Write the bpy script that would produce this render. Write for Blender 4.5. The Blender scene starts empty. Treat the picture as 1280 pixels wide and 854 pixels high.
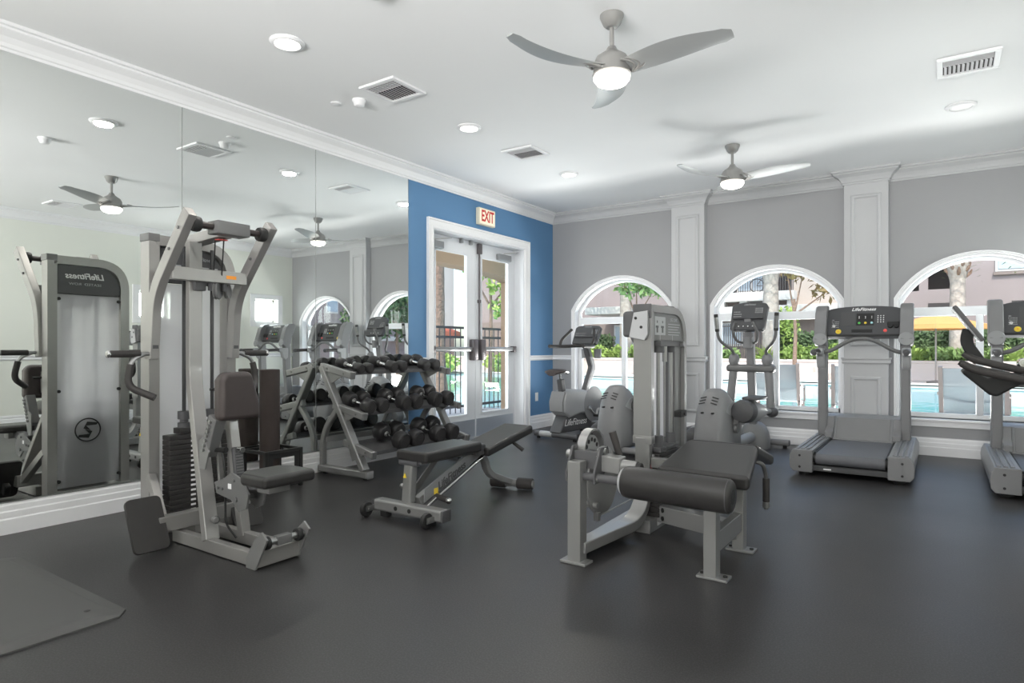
import bpy, bmesh, math, random
from mathutils import Vector, Matrix, Euler
R = math.radians
PI = math.pi
random.seed(11)
scene = bpy.context.scene
COL = scene.collection

# ------------------------------------------------------------------ camera, sky, sun, exposure
cam_data = bpy.data.cameras.new('camera')
cam = bpy.data.objects.new('camera', cam_data)
COL.objects.link(cam)
cam.location = (0.0, 0.0, 1.12)
cam.rotation_euler = (R(90), 0, 0.596695)
cam_data.sensor_width = 36.0
cam_data.lens = 36.0 * 789.445 / 1280.0
cam_data.shift_y = 7.88 / 1280.0
cam_data.clip_start = 0.05
cam_data.clip_end = 300
scene.camera = cam

scene.view_settings.view_transform = 'Standard'
scene.view_settings.look = 'None'
scene.view_settings.gamma = 1.0
scene.view_settings.use_curve_mapping = False
scene.view_settings.exposure = 0.0

world = bpy.data.worlds.new('sky')
scene.world = world
world.use_nodes = True
wn = world.node_tree.nodes
bg = wn['Background']
sky = wn.new('ShaderNodeTexSky')
sky.sky_type = 'NISHITA'
sky.sun_disc = False
sky.sun_elevation = R(52)
sky.sun_rotation = R(170)
sky.dust_density = 2.0
world.node_tree.links.new(sky.outputs[0], bg.inputs['Color'])
bg.inputs['Strength'].default_value = 0.45

sun_data = bpy.data.lights.new('sun', 'SUN')
sun_data.energy = 4.0
sun_data.angle = R(0.6)
sun_data.color = (1.0, 0.95, 0.88)
sun = bpy.data.objects.new('sun', sun_data)
COL.objects.link(sun)
sun.location = (0, -20, 30)
sun.rotation_euler = Vector((-0.28, 0.62, -0.95)).to_track_quat('-Z', 'Y').to_euler()


def area(name, loc, target, sx, sy, power, color=(1, 1, 1), spread=180):
    d = bpy.data.lights.new(name, 'AREA')
    d.shape = 'RECTANGLE'
    d.size, d.size_y = sx, sy
    d.energy = power
    d.color = color
    d.spread = R(spread)
    o = bpy.data.objects.new(name, d)
    COL.objects.link(o)
    o.location = loc
    o.rotation_euler = (Vector(target) - Vector(loc)).to_track_quat('-Z', 'Y').to_euler()
    return o


# added fill lamps behind the camera, one for the room, one for the ceiling
area('rear_fill', (0.3, -2.9, 1.9), (0.1, 8, 2.1), 1.8, 1.8, 50, (1.0, 0.99, 0.97))
area('ceiling_fill', (-1.0, -2.6, 1.5), (-1.0, 2.2, 3.6), 4.4, 1.2, 200, (1.0, 0.99, 0.98), 100)
# added lamp brightening the ceiling like sunlight off the deck outside the windows
area('deck_fill', (-1.63, 9.95, 0.0), (-1.63, 6.6, 2.0), 6.4, 1.0, 600, (1.0, 0.945, 0.935), 130)
area('porch_fill', (-5.15, 6.2, 1.25), (0.5, 5.6, 1.6), 1.5, 2.1, 52, (0.97, 0.99, 1.0))  # added lamp outside the door, brightens the right wall
for _l in ('rear_fill', 'ceiling_fill', 'porch_fill'):
    bpy.data.objects[_l].visible_glossy = False
# bright sky outside the two small windows of the right wall
for _y in (5.25, 7.315):
    area('side_daylight', (1.51, _y, 1.825), (-4.0, _y, 1.2), 0.46, 0.40, 16, (0.99, 1.0, 1.0))
# the glazed openings guide the sky light into the room
for _x in (-3.59, -1.63, 0.33):
    area('window_portal', (_x, 8.16, 1.24), (_x, 0, 1.24), 1.5, 1.75, 1).data.cycles.is_portal = True

# ------------------------------------------------------------------ room dimensions
XL, XR, YB, YF, H = -4.653, 1.33, 7.899, -3.2, 3.043


# ------------------------------------------------------------------ materials
def mat(name, color, rough=0.5, metal=0.0, noise=None, spec=0.5, bump=None, coat=0.0, vary=None):
    m = bpy.data.materials.new(name)
    m.use_nodes = True
    nt = m.node_tree
    b = nt.nodes['Principled BSDF']
    b.inputs['Base Color'].default_value = (*color, 1)
    b.inputs['Roughness'].default_value = rough
    b.inputs['Metallic'].default_value = metal
    b.inputs['Specular IOR Level'].default_value = spec
    b.inputs['Coat Weight'].default_value = coat
    tc = nt.nodes.new('ShaderNodeTexCoord')
    sc_, amt = noise if noise else (6.0, 0.05)
    n = nt.nodes.new('ShaderNodeTexNoise')
    n.inputs['Scale'].default_value = sc_
    n.inputs['Detail'].default_value = 4
    nt.links.new(tc.outputs['Object'], n.inputs['Vector'])
    mx = nt.nodes.new('ShaderNodeMix')
    mx.data_type = 'RGBA'
    mx.blend_type = 'MIX'
    c2 = vary if vary else tuple(max(0, c * (1 - 2 * amt)) for c in color)
    mx.inputs['A'].default_value = (*[min(1, c * (1 + amt)) for c in color], 1)
    mx.inputs['B'].default_value = (*c2, 1)
    nt.links.new(n.outputs['Fac'], mx.inputs['Factor'])
    nt.links.new(mx.outputs['Result'], b.inputs['Base Color'])
    if bump:
        n2 = nt.nodes.new('ShaderNodeTexNoise')
        n2.inputs['Scale'].default_value = bump[0]
        n2.inputs['Detail'].default_value = 3
        nt.links.new(tc.outputs['Object'], n2.inputs['Vector'])
        bp = nt.nodes.new('ShaderNodeBump')
        bp.inputs['Strength'].default_value = bump[1]
        bp.inputs['Distance'].default_value = bump[2]
        nt.links.new(n2.outputs['Fac'], bp.inputs['Height'])
        nt.links.new(bp.outputs['Normal'], b.inputs['Normal'])
    return m


def emit_mat(name, color, strength):
    m = bpy.data.materials.new(name)
    m.use_nodes = True
    b = m.node_tree.nodes['Principled BSDF']
    b.inputs['Base Color'].default_value = (*color, 1)
    b.inputs['Emission Color'].default_value = (*color, 1)
    b.inputs['Emission Strength'].default_value = strength
    return m


def glass_mat(name, tint=(0.95, 0.98, 0.97), refl=0.06):
    m = bpy.data.materials.new(name)
    m.use_nodes = True
    nt = m.node_tree
    nt.nodes.remove(nt.nodes['Principled BSDF'])
    out = nt.nodes['Material Output']
    t = nt.nodes.new('ShaderNodeBsdfTransparent')
    t.inputs['Color'].default_value = (*tint, 1)
    g = nt.nodes.new('ShaderNodeBsdfGlossy')
    g.inputs['Roughness'].default_value = 0.02
    lw = nt.nodes.new('ShaderNodeFresnel')
    lw.inputs['IOR'].default_value = 1.35
    mx = nt.nodes.new('ShaderNodeMixShader')
    ge = nt.nodes.new('ShaderNodeNewGeometry')
    inv = nt.nodes.new('ShaderNodeMath')
    inv.operation = 'SUBTRACT'
    inv.inputs[0].default_value = 1.0
    mu = nt.nodes.new('ShaderNodeMath')
    mu.operation = 'MULTIPLY'
    nt.links.new(ge.outputs['Backfacing'], inv.inputs[1])
    nt.links.new(lw.outputs['Fac'], mu.inputs[0])
    nt.links.new(inv.outputs[0], mu.inputs[1])
    nt.links.new(mu.outputs[0], mx.inputs['Fac'])
    nt.links.new(t.outputs[0], mx.inputs[1])
    nt.links.new(g.outputs[0], mx.inputs[2])
    nt.links.new(mx.outputs[0], out.inputs['Surface'])
    return m


def frosted_mat(name, color, clear, tl=0.5):
    m = bpy.data.materials.new(name)
    m.use_nodes = True
    nt = m.node_tree
    nt.nodes.remove(nt.nodes['Principled BSDF'])
    out = nt.nodes['Material Output']
    t = nt.nodes.new('ShaderNodeBsdfTransparent')
    tr = nt.nodes.new('ShaderNodeBsdfTranslucent')
    tr.inputs['Color'].default_value = (*color, 1)
    d = nt.nodes.new('ShaderNodeBsdfDiffuse')
    d.inputs['Color'].default_value = (*color, 1)
    m1 = nt.nodes.new('ShaderNodeMixShader')
    m1.inputs['Fac'].default_value = tl
    nt.links.new(d.outputs[0], m1.inputs[1])
    nt.links.new(tr.outputs[0], m1.inputs[2])
    m2 = nt.nodes.new('ShaderNodeMixShader')
    m2.inputs['Fac'].default_value = clear
    nt.links.new(m1.outputs[0], m2.inputs[1])
    nt.links.new(t.outputs[0], m2.inputs[2])
    nt.links.new(m2.outputs[0], out.inputs['Surface'])
    return m


def leaf_mat(name, c1, c2):
    m = mat(name, c1, 0.55, noise=(1.3, 0.2), vary=c2)
    b = m.node_tree.nodes['Principled BSDF']
    b.inputs['Specular IOR Level'].default_value = 0.08
    return m


def water_mat():
    m = mat('pool water', (0.22, 0.62, 0.68), 0.05, noise=(0.5, 0.08), bump=(1.6, 0.25, 0.05))
    return m


def floor_mat():
    m = bpy.data.materials.new('speckled black rubber floor')
    m.use_nodes = True
    nt = m.node_tree
    b = nt.nodes['Principled BSDF']
    tc = nt.nodes.new('ShaderNodeTexCoord')
    n = nt.nodes.new('ShaderNodeTexNoise')
    n.inputs['Scale'].default_value = 140
    n.inputs['Detail'].default_value = 2
    nt.links.new(tc.outputs['Object'], n.inputs['Vector'])
    cr = nt.nodes.new('ShaderNodeValToRGB')
    cr.color_ramp.elements[0].position = 0.42
    cr.color_ramp.elements[0].color = (0.021, 0.020, 0.0205, 1)
    cr.color_ramp.elements[1].position = 0.72
    cr.color_ramp.elements[1].color = (0.052, 0.050, 0.051, 1)
    nt.links.new(n.outputs['Fac'], cr.inputs['Fac'])
    n3 = nt.nodes.new('ShaderNodeTexNoise')
    n3.inputs['Scale'].default_value = 0.9
    n3.inputs['Detail'].default_value = 5
    nt.links.new(tc.outputs['Object'], n3.inputs['Vector'])
    mr = nt.nodes.new('ShaderNodeMapRange')
    mr.inputs['To Min'].default_value = 0.30
    mr.inputs['To Max'].default_value = 0.45
    nt.links.new(n3.outputs['Fac'], mr.inputs['Value'])
    nt.links.new(mr.outputs['Result'], b.inputs['Roughness'])
    nt.links.new(cr.outputs['Color'], b.inputs['Base Color'])
    bp = nt.nodes.new('ShaderNodeBump')
    bp.inputs['Strength'].default_value = 0.12
    bp.inputs['Distance'].default_value = 0.002
    nt.links.new(n.outputs['Fac'], bp.inputs['Height'])
    nt.links.new(bp.outputs['Normal'], b.inputs['Normal'])
    b.inputs['Specular IOR Level'].default_value = 0.5
    return m


M = dict(
    floor=floor_mat(),
    ceiling=mat('white ceiling paint', (0.87, 0.875, 0.88), 0.9, bump=(180, 0.08, 0.002), noise=(2, 0.01)),
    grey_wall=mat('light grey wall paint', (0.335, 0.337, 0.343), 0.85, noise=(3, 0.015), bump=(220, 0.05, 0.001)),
    pilaster=mat('pale grey trim paint', (0.50, 0.503, 0.51), 0.6, noise=(3, 0.015)),
    sage_wall=mat('pale sage wall paint', (0.79, 0.805, 0.74), 0.85, noise=(3, 0.015)),
    blue_wall=mat('blue accent wall paint', (0.105, 0.235, 0.42), 0.7, noise=(3, 0.02), bump=(220, 0.05, 0.001)),
    white=mat('white trim paint', (0.82, 0.82, 0.83), 0.45, noise=(4, 0.012)),
    vinyl=mat('white vinyl window frame', (0.84, 0.86, 0.88), 0.35, noise=(4, 0.01)),
    door_white=mat('white door paint', (0.74, 0.76, 0.79), 0.4, noise=(4, 0.012)),
    kick=mat('brushed aluminium kick plate', (0.50, 0.54, 0.60), 0.35, 0.6, noise=(20, 0.03)),
    silver=mat('silver grey powder coat', (0.30, 0.30, 0.295), 0.33, 0.55, noise=(9, 0.03), coat=0.15),
    warm_silver=mat('platinum powder coat', (0.34, 0.332, 0.32), 0.33, 0.5, noise=(9, 0.03), coat=0.15),
    dark_silver=mat('dark grey powder coat', (0.17, 0.17, 0.17), 0.4, 0.3, noise=(9, 0.03)),
    charcoal=mat('charcoal plastic', (0.075, 0.075, 0.078), 0.45, noise=(12, 0.04)),
    grey_plastic=mat('mid grey plastic', (0.20, 0.20, 0.205), 0.42, noise=(8, 0.03)),
    light_plastic=mat('light grey plastic', (0.33, 0.335, 0.34), 0.4, noise=(8, 0.03)),
    panel=mat('console face', (0.065, 0.066, 0.070), 0.3, noise=(10, 0.04)),
    vinyl_pad=mat('charcoal vinyl upholstery', (0.026, 0.025, 0.0245), 0.36, noise=(30, 0.05), bump=(260, 0.12, 0.001)),
    brown_pad=mat('dark brown vinyl upholstery', (0.050, 0.040, 0.039), 0.38, noise=(30, 0.05), bump=(260, 0.12, 0.001)),
    foam=mat('brown foam roller', (0.045, 0.033, 0.030), 0.6, noise=(24, 0.1), bump=(120, 0.25, 0.002)),
    black=mat('black rubber', (0.018, 0.018, 0.018), 0.5, noise=(18, 0.05)),
    grip=mat('dark grip rubber', (0.036, 0.033, 0.032), 0.55, noise=(40, 0.05), bump=(300, 0.2, 0.001)),
    cast=mat('dark weight plates', (0.032, 0.030, 0.029), 0.45, noise=(14, 0.1)),
    dumbbell=mat('black urethane dumbbell', (0.020, 0.019, 0.020), 0.38, noise=(20, 0.05)),
    cap=mat('dumbbell end cap', (0.038, 0.036, 0.036), 0.3, noise=(20, 0.05)),
    chrome=mat('chrome', (0.72, 0.72, 0.72), 0.12, 1.0, noise=(10, 0.02)),
    steel=mat('brushed steel', (0.42, 0.42, 0.42), 0.28, 0.9, noise=(30, 0.05)),
    rod=mat('steel guide rod', (0.10, 0.10, 0.105), 0.3, 0.8, noise=(30, 0.04)),
    mirror=mat('mirror silvering', (0.90, 0.925, 0.91), 0.0, 1.0, noise=(2, 0.002)),
    mirror_edge=mat('mirror edge strip', (0.35, 0.36, 0.35), 0.3, 0.6),
    glass=glass_mat('window glass'),
    frosted=frosted_mat('frosted shroud', (0.95, 0.95, 0.98), 0.40, 0.78),
    belt=mat('treadmill belt', (0.125, 0.128, 0.14), 0.45, noise=(60, 0.06), bump=(400, 0.2, 0.001)),
    deck_grey=mat('treadmill silver plastic', (0.27, 0.275, 0.28), 0.36, 0.2, noise=(9, 0.03)),
    mat_grey=mat('charcoal foam mat', (0.066, 0.066, 0.065), 0.5, noise=(5, 0.03)),
    white_mark=mat('white print', (0.80, 0.80, 0.80), 0.5),
    grey_mark=mat('pale grey print', (0.42, 0.43, 0.44), 0.5),
    red=mat('red print', (0.62, 0.03, 0.02), 0.5),
    red_button=mat('red button', (0.75, 0.09, 0.08), 0.35),
    orange=mat('orange button', (0.85, 0.30, 0.02), 0.35),
    yellow=mat('yellow button', (0.85, 0.62, 0.06), 0.35),
    green=mat('green button', (0.12, 0.55, 0.12), 0.35),
    sky_btn=mat('pale blue button', (0.40, 0.70, 0.75), 0.35),
    cream=mat('cream sign plastic', (0.80, 0.74, 0.58), 0.5),
    fan_body=mat('brushed nickel fan', (0.30, 0.295, 0.285), 0.35, 0.4, noise=(14, 0.03)),
    fan_blade=mat('silver grey fan blade', (0.36, 0.37, 0.37), 0.4, 0.2, noise=(9, 0.03)),
    globe=emit_mat('lit frosted glass', (1.0, 0.95, 0.87), 5.0),
    lens=emit_mat('lit lamp lens', (1.0, 0.95, 0.88), 9.0),
    lens_off=mat('unlit lamp lens', (0.80, 0.80, 0.79), 0.4),
    sign_lit=emit_mat('backlit sign face', (0.85, 0.78, 0.62), 0.25),
    tablet_screen=mat('dark screen glass', (0.02, 0.018, 0.018), 0.08),
    tan_stucco=mat('tan porch stucco', (0.46, 0.31, 0.20), 0.9, noise=(5, 0.05), bump=(60, 0.2, 0.01)),
    stucco=mat('pinkish beige stucco', (0.31, 0.255, 0.25), 0.9, noise=(1.5, 0.04), bump=(40, 0.2, 0.01)),
    taupe=mat('taupe stucco', (0.25, 0.20, 0.18), 0.9, noise=(1.5, 0.05)),
    cream_stucco=mat('cream stucco', (0.46, 0.39, 0.35), 0.9, noise=(1.5, 0.04)),
    white_stucco=mat('white stucco', (0.62, 0.60, 0.58), 0.9, noise=(1.5, 0.03)),
    dark_open=mat('dark recess', (0.055, 0.045, 0.045), 0.8),  # dark colour stands in for the shade inside openings
    win_pane=mat('house window pane', (0.42, 0.50, 0.58), 0.1, noise=(0.8, 0.1)),
    iron=mat('dark painted iron', (0.10, 0.092, 0.094), 0.5),
    deck=mat('pale pool deck concrete', (0.66, 0.62, 0.58), 0.85, noise=(0.9, 0.05)),
    coping=mat('pool coping', (0.72, 0.68, 0.64), 0.8, noise=(2, 0.04)),
    water=water_mat(),
    planter=mat('pale planter wall', (0.66, 0.57, 0.53), 0.9, noise=(1.5, 0.05)),
    soil=mat('soil', (0.10, 0.07, 0.05), 0.95, noise=(3, 0.2)),
    bark=mat('pale palm bark', (0.50, 0.43, 0.38), 0.9, noise=(7, 0.25), bump=(14, 0.6, 0.05)),
    brown_bark=mat('brown palm bark', (0.30, 0.19, 0.14), 0.9, noise=(9, 0.3), bump=(14, 0.7, 0.06)),
    leaf=leaf_mat('mid green leaves', (0.26, 0.36, 0.14), (0.12, 0.19, 0.07)),
    leaf_bright=leaf_mat('bright green leaves', (0.45, 0.55, 0.16), (0.22, 0.34, 0.10)),
    leaf_dark=leaf_mat('dark green leaves', (0.13, 0.18, 0.09), (0.06, 0.09, 0.045)),
    leaf_rust=leaf_mat('rust brown leaves', (0.24, 0.13, 0.08), (0.16, 0.17, 0.06)),
    umbrella=mat('orange canvas', (0.66, 0.32, 0.11), 0.9, noise=(3, 0.05)),
    umbrella_red=mat('brick red canvas', (0.55, 0.14, 0.08), 0.9, noise=(3, 0.05)),
    sling=frosted_mat('grey chair mesh', (0.24, 0.27, 0.285), 0.30),
    chair_frame=mat('taupe chair frame', (0.33, 0.28, 0.26), 0.4, 0.3),
    outlet=mat('white outlet plastic', (0.82, 0.82, 0.82), 0.4),
    bronze=mat('bronze door hardware', (0.16, 0.145, 0.15), 0.35, 0.6, noise=(20, 0.04)),
    closer=mat('grey door closer', (0.28, 0.29, 0.30), 0.4, 0.3, noise=(20, 0.03)),
)


# ------------------------------------------------------------------ mesh helpers
def V(p):
    return Vector(p)


def fillet(pts, r, n=6):
    """round the inner corners of a polyline"""
    pts = [V(p) for p in pts]
    out = [pts[0]]
    for i in range(1, len(pts) - 1):
        a, b, c = pts[i - 1], pts[i], pts[i + 1]
        d1, d2 = (a - b), (c - b)
        rr = r[i - 1] if isinstance(r, (list, tuple)) else r
        l = min(rr, d1.length * 0.49, d2.length * 0.49)
        p0, p1 = b + d1.normalized() * l, b + d2.normalized() * l
        for k in range(n + 1):
            t = k / n
            out.append(p0 * (1 - t) ** 2 + b * 2 * t * (1 - t) + p1 * t * t)
    out.append(pts[-1])
    return out


class MB:
    def __init__(self, off=(0, 0, 0)):
        self.bm = bmesh.new()
        self.off = Vector(off)

    def _mark(self):
        return set(self.bm.verts)

    def box(self, c, s, rot=None, bev=0.0, seg=2):
        bm = self.bm
        geo = bmesh.ops.create_cube(bm, size=1.0)
        vs = geo['verts']
        mtx = Matrix.Translation(V(c)) @ (rot.to_matrix().to_4x4() if isinstance(rot, Euler) else (rot if rot else Matrix.Identity(4))) @ Matrix.Diagonal((*s, 1))
        bmesh.ops.transform(bm, matrix=mtx, verts=vs)
        if bev:
            es = list({e for v in vs for e in v.link_edges})
            bmesh.ops.bevel(bm, geom=es, offset=bev, segments=seg, profile=0.5, affect='EDGES')
        return self

    def span(self, lo, hi, bev=0.0, seg=2):
        lo, hi = V(lo), V(hi)
        return self.box((lo + hi) / 2, [abs(b - a) for a, b in zip(lo, hi)], None, bev, seg)

    def ring(self, rings, cap=True, closed=False):
        bm = self.bm
        vr = [[bm.verts.new(p) for p in r] for r in rings]
        n = len(vr[0])
        m = len(vr)
        rng = range(m if closed else m - 1)
        for i in rng:
            a, b = vr[i], vr[(i + 1) % m]
            for j in range(n):
                k = (j + 1) % n
                try:
                    bm.faces.new((a[j], a[k], b[k], b[j]))
                except ValueError:
                    pass
        if cap and not closed:
            try:
                bm.faces.new(list(reversed(vr[0])))
                bm.faces.new(vr[-1])
            except ValueError:
                pass
        return self

    def sweep(self, pts, prof, up=(0, 0, 1), scales=None, closed=False):
        """prof: list of (side, up) offsets; up fixed reference, not parallel to the path"""
        pts = [V(p) for p in pts]
        up = V(up).normalized()
        rings = []
        n = len(pts)
        for i, p in enumerate(pts):
            if closed:
                t = (pts[(i + 1) % n] - pts[i - 1])
                d1 = (pts[i] - pts[i - 1]).normalized()
            else:
                t = pts[min(i + 1, n - 1)] - pts[max(i - 1, 0)]
                d1 = (pts[i] - pts[i - 1]).normalized() if i else t.normalized()
            t.normalize()
            side = t.cross(up)
            if side.length < 1e-5:
                side = Vector((1, 0, 0))
            side.normalize()
            u2 = side.cross(t).normalized()
            k = 1.0
            cs = max(0.35, abs(d1.dot(t)))
            s_ = scales[i] if scales else 1.0
            rings.append([p + side * a * s_ / (cs if i not in (0, n - 1) or closed else 1) + u2 * b * s_ for a, b in prof])
        return self.ring(rings, closed=closed)

    def rect(self, pts, w, h, up=(0, 0, 1), scales=None):
        """rectangular tube along a path: w across (side), h along up"""
        a, b = w / 2, h / 2
        return self.sweep(pts, [(-a, -b), (a, -b), (a, b), (-a, b)], up, scales)

    def beam(self, p0, p1, w, h, up=(0, 0, 1)):
        return self.rect([p0, p1], w, h, up)

    def tube(self, pts, r, seg=12, closed=False):
        pts = [V(p) for p in pts]
        n = len(pts)
        rs = r if isinstance(r, (list, tuple)) else [r] * n
        rings = []
        ref = None
        for i, p in enumerate(pts):
            if closed:
                t = (pts[(i + 1) % n] - pts[i - 1]).normalized()
            else:
                t = (pts[min(i + 1, n - 1)] - pts[max(i - 1, 0)]).normalized()
            if ref is None:
                ref = t.orthogonal().normalized()
            ref = (ref - t * ref.dot(t))
            if ref.length < 1e-6:
                ref = t.orthogonal()
            ref.normalize()
            b = t.cross(ref)
            rings.append([p + (ref * math.cos(2 * PI * k / seg) + b * math.sin(2 * PI * k / seg)) * rs[i] for k in range(seg)])
        return self.ring(rings, closed=closed)

    def cyl(self, p0, p1, r0, r1=None, seg=20):
        return self.tube([p0, p1], [r0, r0 if r1 is None else r1], seg)

    def lathe(self, prof, c, axis=(0, 0, 1), seg=28):
        """prof: (radius, height along axis)"""
        ax = V(axis).normalized()
        a = ax.orthogonal().normalized()
        b = ax.cross(a)
        c = V(c)
        rings = [[c + ax * z + (a * math.cos(2 * PI * k / seg) + b * math.sin(2 * PI * k / seg)) * max(r, 1e-4) for k in range(seg)] for r, z in prof]
        return self.ring(rings)

    def prism(self, poly, vec):
        vec = V(vec)
        return self.ring([[V(p) for p in poly], [V(p) + vec for p in poly]])

    def quad(self, *ps):
        self.bm.faces.new([self.bm.verts.new(V(p)) for p in ps])
        return self

    def ball(self, c, r, sub=2, scale=(1, 1, 1)):
        g = bmesh.ops.create_uvsphere(self.bm, u_segments=8 * sub, v_segments=5 * sub, radius=1)
        bmesh.ops.transform(self.bm, matrix=Matrix.Translation(V(c)) @ Matrix.Diagonal((r * scale[0], r * scale[1], r * scale[2], 1)), verts=g['verts'])
        return self

    def build(self, name, m, parent=None, bevel=0.0, seg=2, angle=38, smooth=True, subsurf=0):
        bm = self.bm
        if self.off.length:
            bmesh.ops.translate(bm, vec=-self.off, verts=bm.verts)
        bmesh.ops.recalc_face_normals(bm, faces=bm.faces)
        if smooth:
            for f in bm.faces:
                f.smooth = True
            for e in bm.edges:
                if len(e.link_faces) == 2 and e.calc_face_angle(0) > R(angle):
                    e.smooth = False
        me = bpy.data.meshes.new(name)
        bm.to_mesh(me)
        bm.free()
        o = bpy.data.objects.new(name, me)
        COL.objects.link(o)
        if isinstance(m, str):
            m = M[m]
        me.materials.append(m)
        if parent is not None:
            o.parent = parent
        if bevel:
            b = o.modifiers.new('bevel', 'BEVEL')
            b.width = bevel
            b.segments = seg
            b.limit_method = 'ANGLE'
            b.angle_limit = R(40)
            b.harden_normals = True
        if subsurf:
            s = o.modifiers.new('subsurf', 'SUBSURF')
            s.levels = s.render_levels = subsurf
        return o


def thing(name, label, cat, loc=(0, 0, 0), rotz=0.0, group=None):
    o = bpy.data.objects.new(name, None)
    o.empty_display_size = 0.1
    COL.objects.link(o)
    o.location = loc
    o.rotation_euler = (0, 0, rotz)
    return tag(o, label, cat, group)


def tag(o, label, cat, group=None, kind=None):
    o['label'] = label
    o['category'] = cat
    if group:
        o['group'] = group
    if kind:
        o['kind'] = kind
    return o


def struct(o, label=None):
    o['kind'] = 'structure'
    if label:
        o['label'] = label
    return o


def dup(root, loc, rotz, label, group=None):
    r = root.copy()
    COL.objects.link(r)
    r.location = loc
    r.rotation_euler = (0, 0, rotz)
    r['label'] = label
    if group:
        r['group'] = group
    for ch in list(root.children):
        c = ch.copy()
        COL.objects.link(c)
        c.parent = r
        for g in list(ch.children):
            d = g.copy()
            COL.objects.link(d)
            d.parent = c
    return r


def text(name, body, size, m, parent, loc, rot, extrude=0.0008, shear=0.0, sx=1.0, font_bold=False, align='CENTER'):
    """lettering as a mesh; rot is an Euler or Matrix placing the XY text plane"""
    cu = bpy.data.curves.new(name, 'FONT')
    cu.body = body
    cu.size = size
    cu.extrude = extrude
    cu.shear = shear
    cu.align_x = align
    cu.align_y = 'CENTER'
    cu.resolution_u = 3
    if font_bold:
        cu.offset = size * 0.022
    tmp = bpy.data.objects.new(name + '_tmp', cu)
    COL.objects.link(tmp)
    dg = bpy.context.evaluated_depsgraph_get()
    dg.update()
    me = bpy.data.meshes.new_from_object(tmp.evaluated_get(dg))
    bpy.data.objects.remove(tmp)
    o = bpy.data.objects.new(name, me)
    COL.objects.link(o)
    me.materials.clear()
    me.materials.append(M[m] if isinstance(m, str) else m)
    rm = rot.to_matrix().to_4x4() if isinstance(rot, Euler) else rot.to_4x4()
    me.transform(Matrix.Translation(V(loc)) @ rm @ Matrix.Diagonal((sx, 1, 1, 1)))
    o.parent = parent
    return o


def basis(xdir, ydir):
    """matrix whose columns are text x, text y, normal"""
    x = V(xdir).normalized()
    y = V(ydir)
    y = (y - x * y.dot(x)).normalized()
    z = x.cross(y)
    return Matrix((x, y, z)).transposed()


BACK_FACE = basis((1, 0, 0), (0, 0, 1))       # read from -Y
RIGHT_FACE = basis((0, 1, 0), (0, 0, 1))      # read from +X
LEFT_FACE = basis((0, -1, 0), (0, 0, 1))      # read from -X

# ================================================================== THE ROOM
# floor and ceiling
struct(MB().span((XL - 0.2, YF, -0.1), (XR, YB, 0.0)).build('floor', 'floor', smooth=False))
struct(MB().span((XL - 0.2, YF - 0.2, H), (XR + 0.2, YB + 0.25, H + 0.15)).build('ceiling', 'ceiling', smooth=False))

# back wall with three arched window openings
WIN = [(-3.590, 0.712), (-1.631, 0.712), (0.329, 0.712)]
SILL, SPRING, TOP, WT = 0.385, 1.635, 2.065, 0.22
ARC_R = (0.712 ** 2 + (TOP - SPRING) ** 2) / (2 * (TOP - SPRING))


def arc_z(dx, grow=0.0):
    """height of the arch above the spring line at distance dx from its centre"""
    r = ARC_R + grow
    return TOP - ARC_R + math.sqrt(max(0.0, r * r - dx * dx))


def arch_outline(cx, hw, grow=0.0, n=28, bottom=SILL):
    pts = [(cx - hw - grow, bottom)]
    a = math.asin(min(1, hw / ARC_R))
    r = ARC_R + grow
    zc = TOP - ARC_R
    for i in range(n + 1):
        t = -a + 2 * a * i / n
        pts.append((cx + (hw + grow) * math.sin(t) / math.sin(a), zc + r * math.cos(t)))
    pts.append((cx + hw + grow, bottom))
    return pts


mb = MB()
y0, y1 = YB, YB + WT
xs = [XL - 0.2]
for cx, hw in WIN:
    xs += [cx - hw, cx + hw]
xs.append(XR + 0.2)
for i in range(0, len(xs), 2):
    mb.span((xs[i], y0, -0.12), (xs[i + 1], y1, H))
for cx, hw in WIN:
    mb.span((cx - hw, y0, -0.12), (cx + hw, y1, SILL))
    n = 32
    top = [(cx - hw + 2 * hw * i / n) for i in range(n + 1)]
    poly = [(x, y0, arc_z(x - cx)) for x in top] + [(cx + hw, y0, H), (cx - hw, y0, H)]
    mb.prism(poly, (0, WT, 0))
struct(mb.build('wall_back', 'grey_wall', smooth=False))

# left wall: grey behind the mirrors, blue round the door, door opening left free
D0, D1, DH = 5.29, 7.14, 2.45
mb = MB()
mb.span((XL - 0.2, YF, -0.12), (XL, 4.897, H))
struct(mb.build('wall_left', 'sage_wall', smooth=False))
mb = MB()
mb.span((XL - 0.2, 4.897, -0.12), (XL, D0, H))
mb.span((XL - 0.2, D1, -0.12), (XL, YB, H))
mb.span((XL - 0.2, D0, DH), (XL, D1, H))
struct(mb.build('wall_left', 'blue_wall', smooth=False), 'blue accent wall around the double door')

# right wall with two small square windows (seen in the mirror), and the wall behind the camera
RW = [(7.315, 1.825), (5.25, 1.825)]
mb = MB()
cuts = [(YF, 5.0), (5.5, 7.065), (7.565, YB)]
for a, b in cuts:
    mb.span((XR, a, -0.12), (XR + 0.2, b, H))
for cy, cz in RW:
    mb.span((XR, cy - 0.25, -0.12), (XR + 0.2, cy + 0.25, cz - 0.22))
    mb.span((XR, cy - 0.25, cz + 0.22), (XR + 0.2, cy + 0.25, H))
struct(mb.build('wall_right', 'sage_wall', smooth=False))
struct(MB().span((XL - 0.2, YF - 0.2, -0.12), (XR + 0.2, YF, H)).build('wall_front', 'sage_wall', smooth=False))

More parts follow.
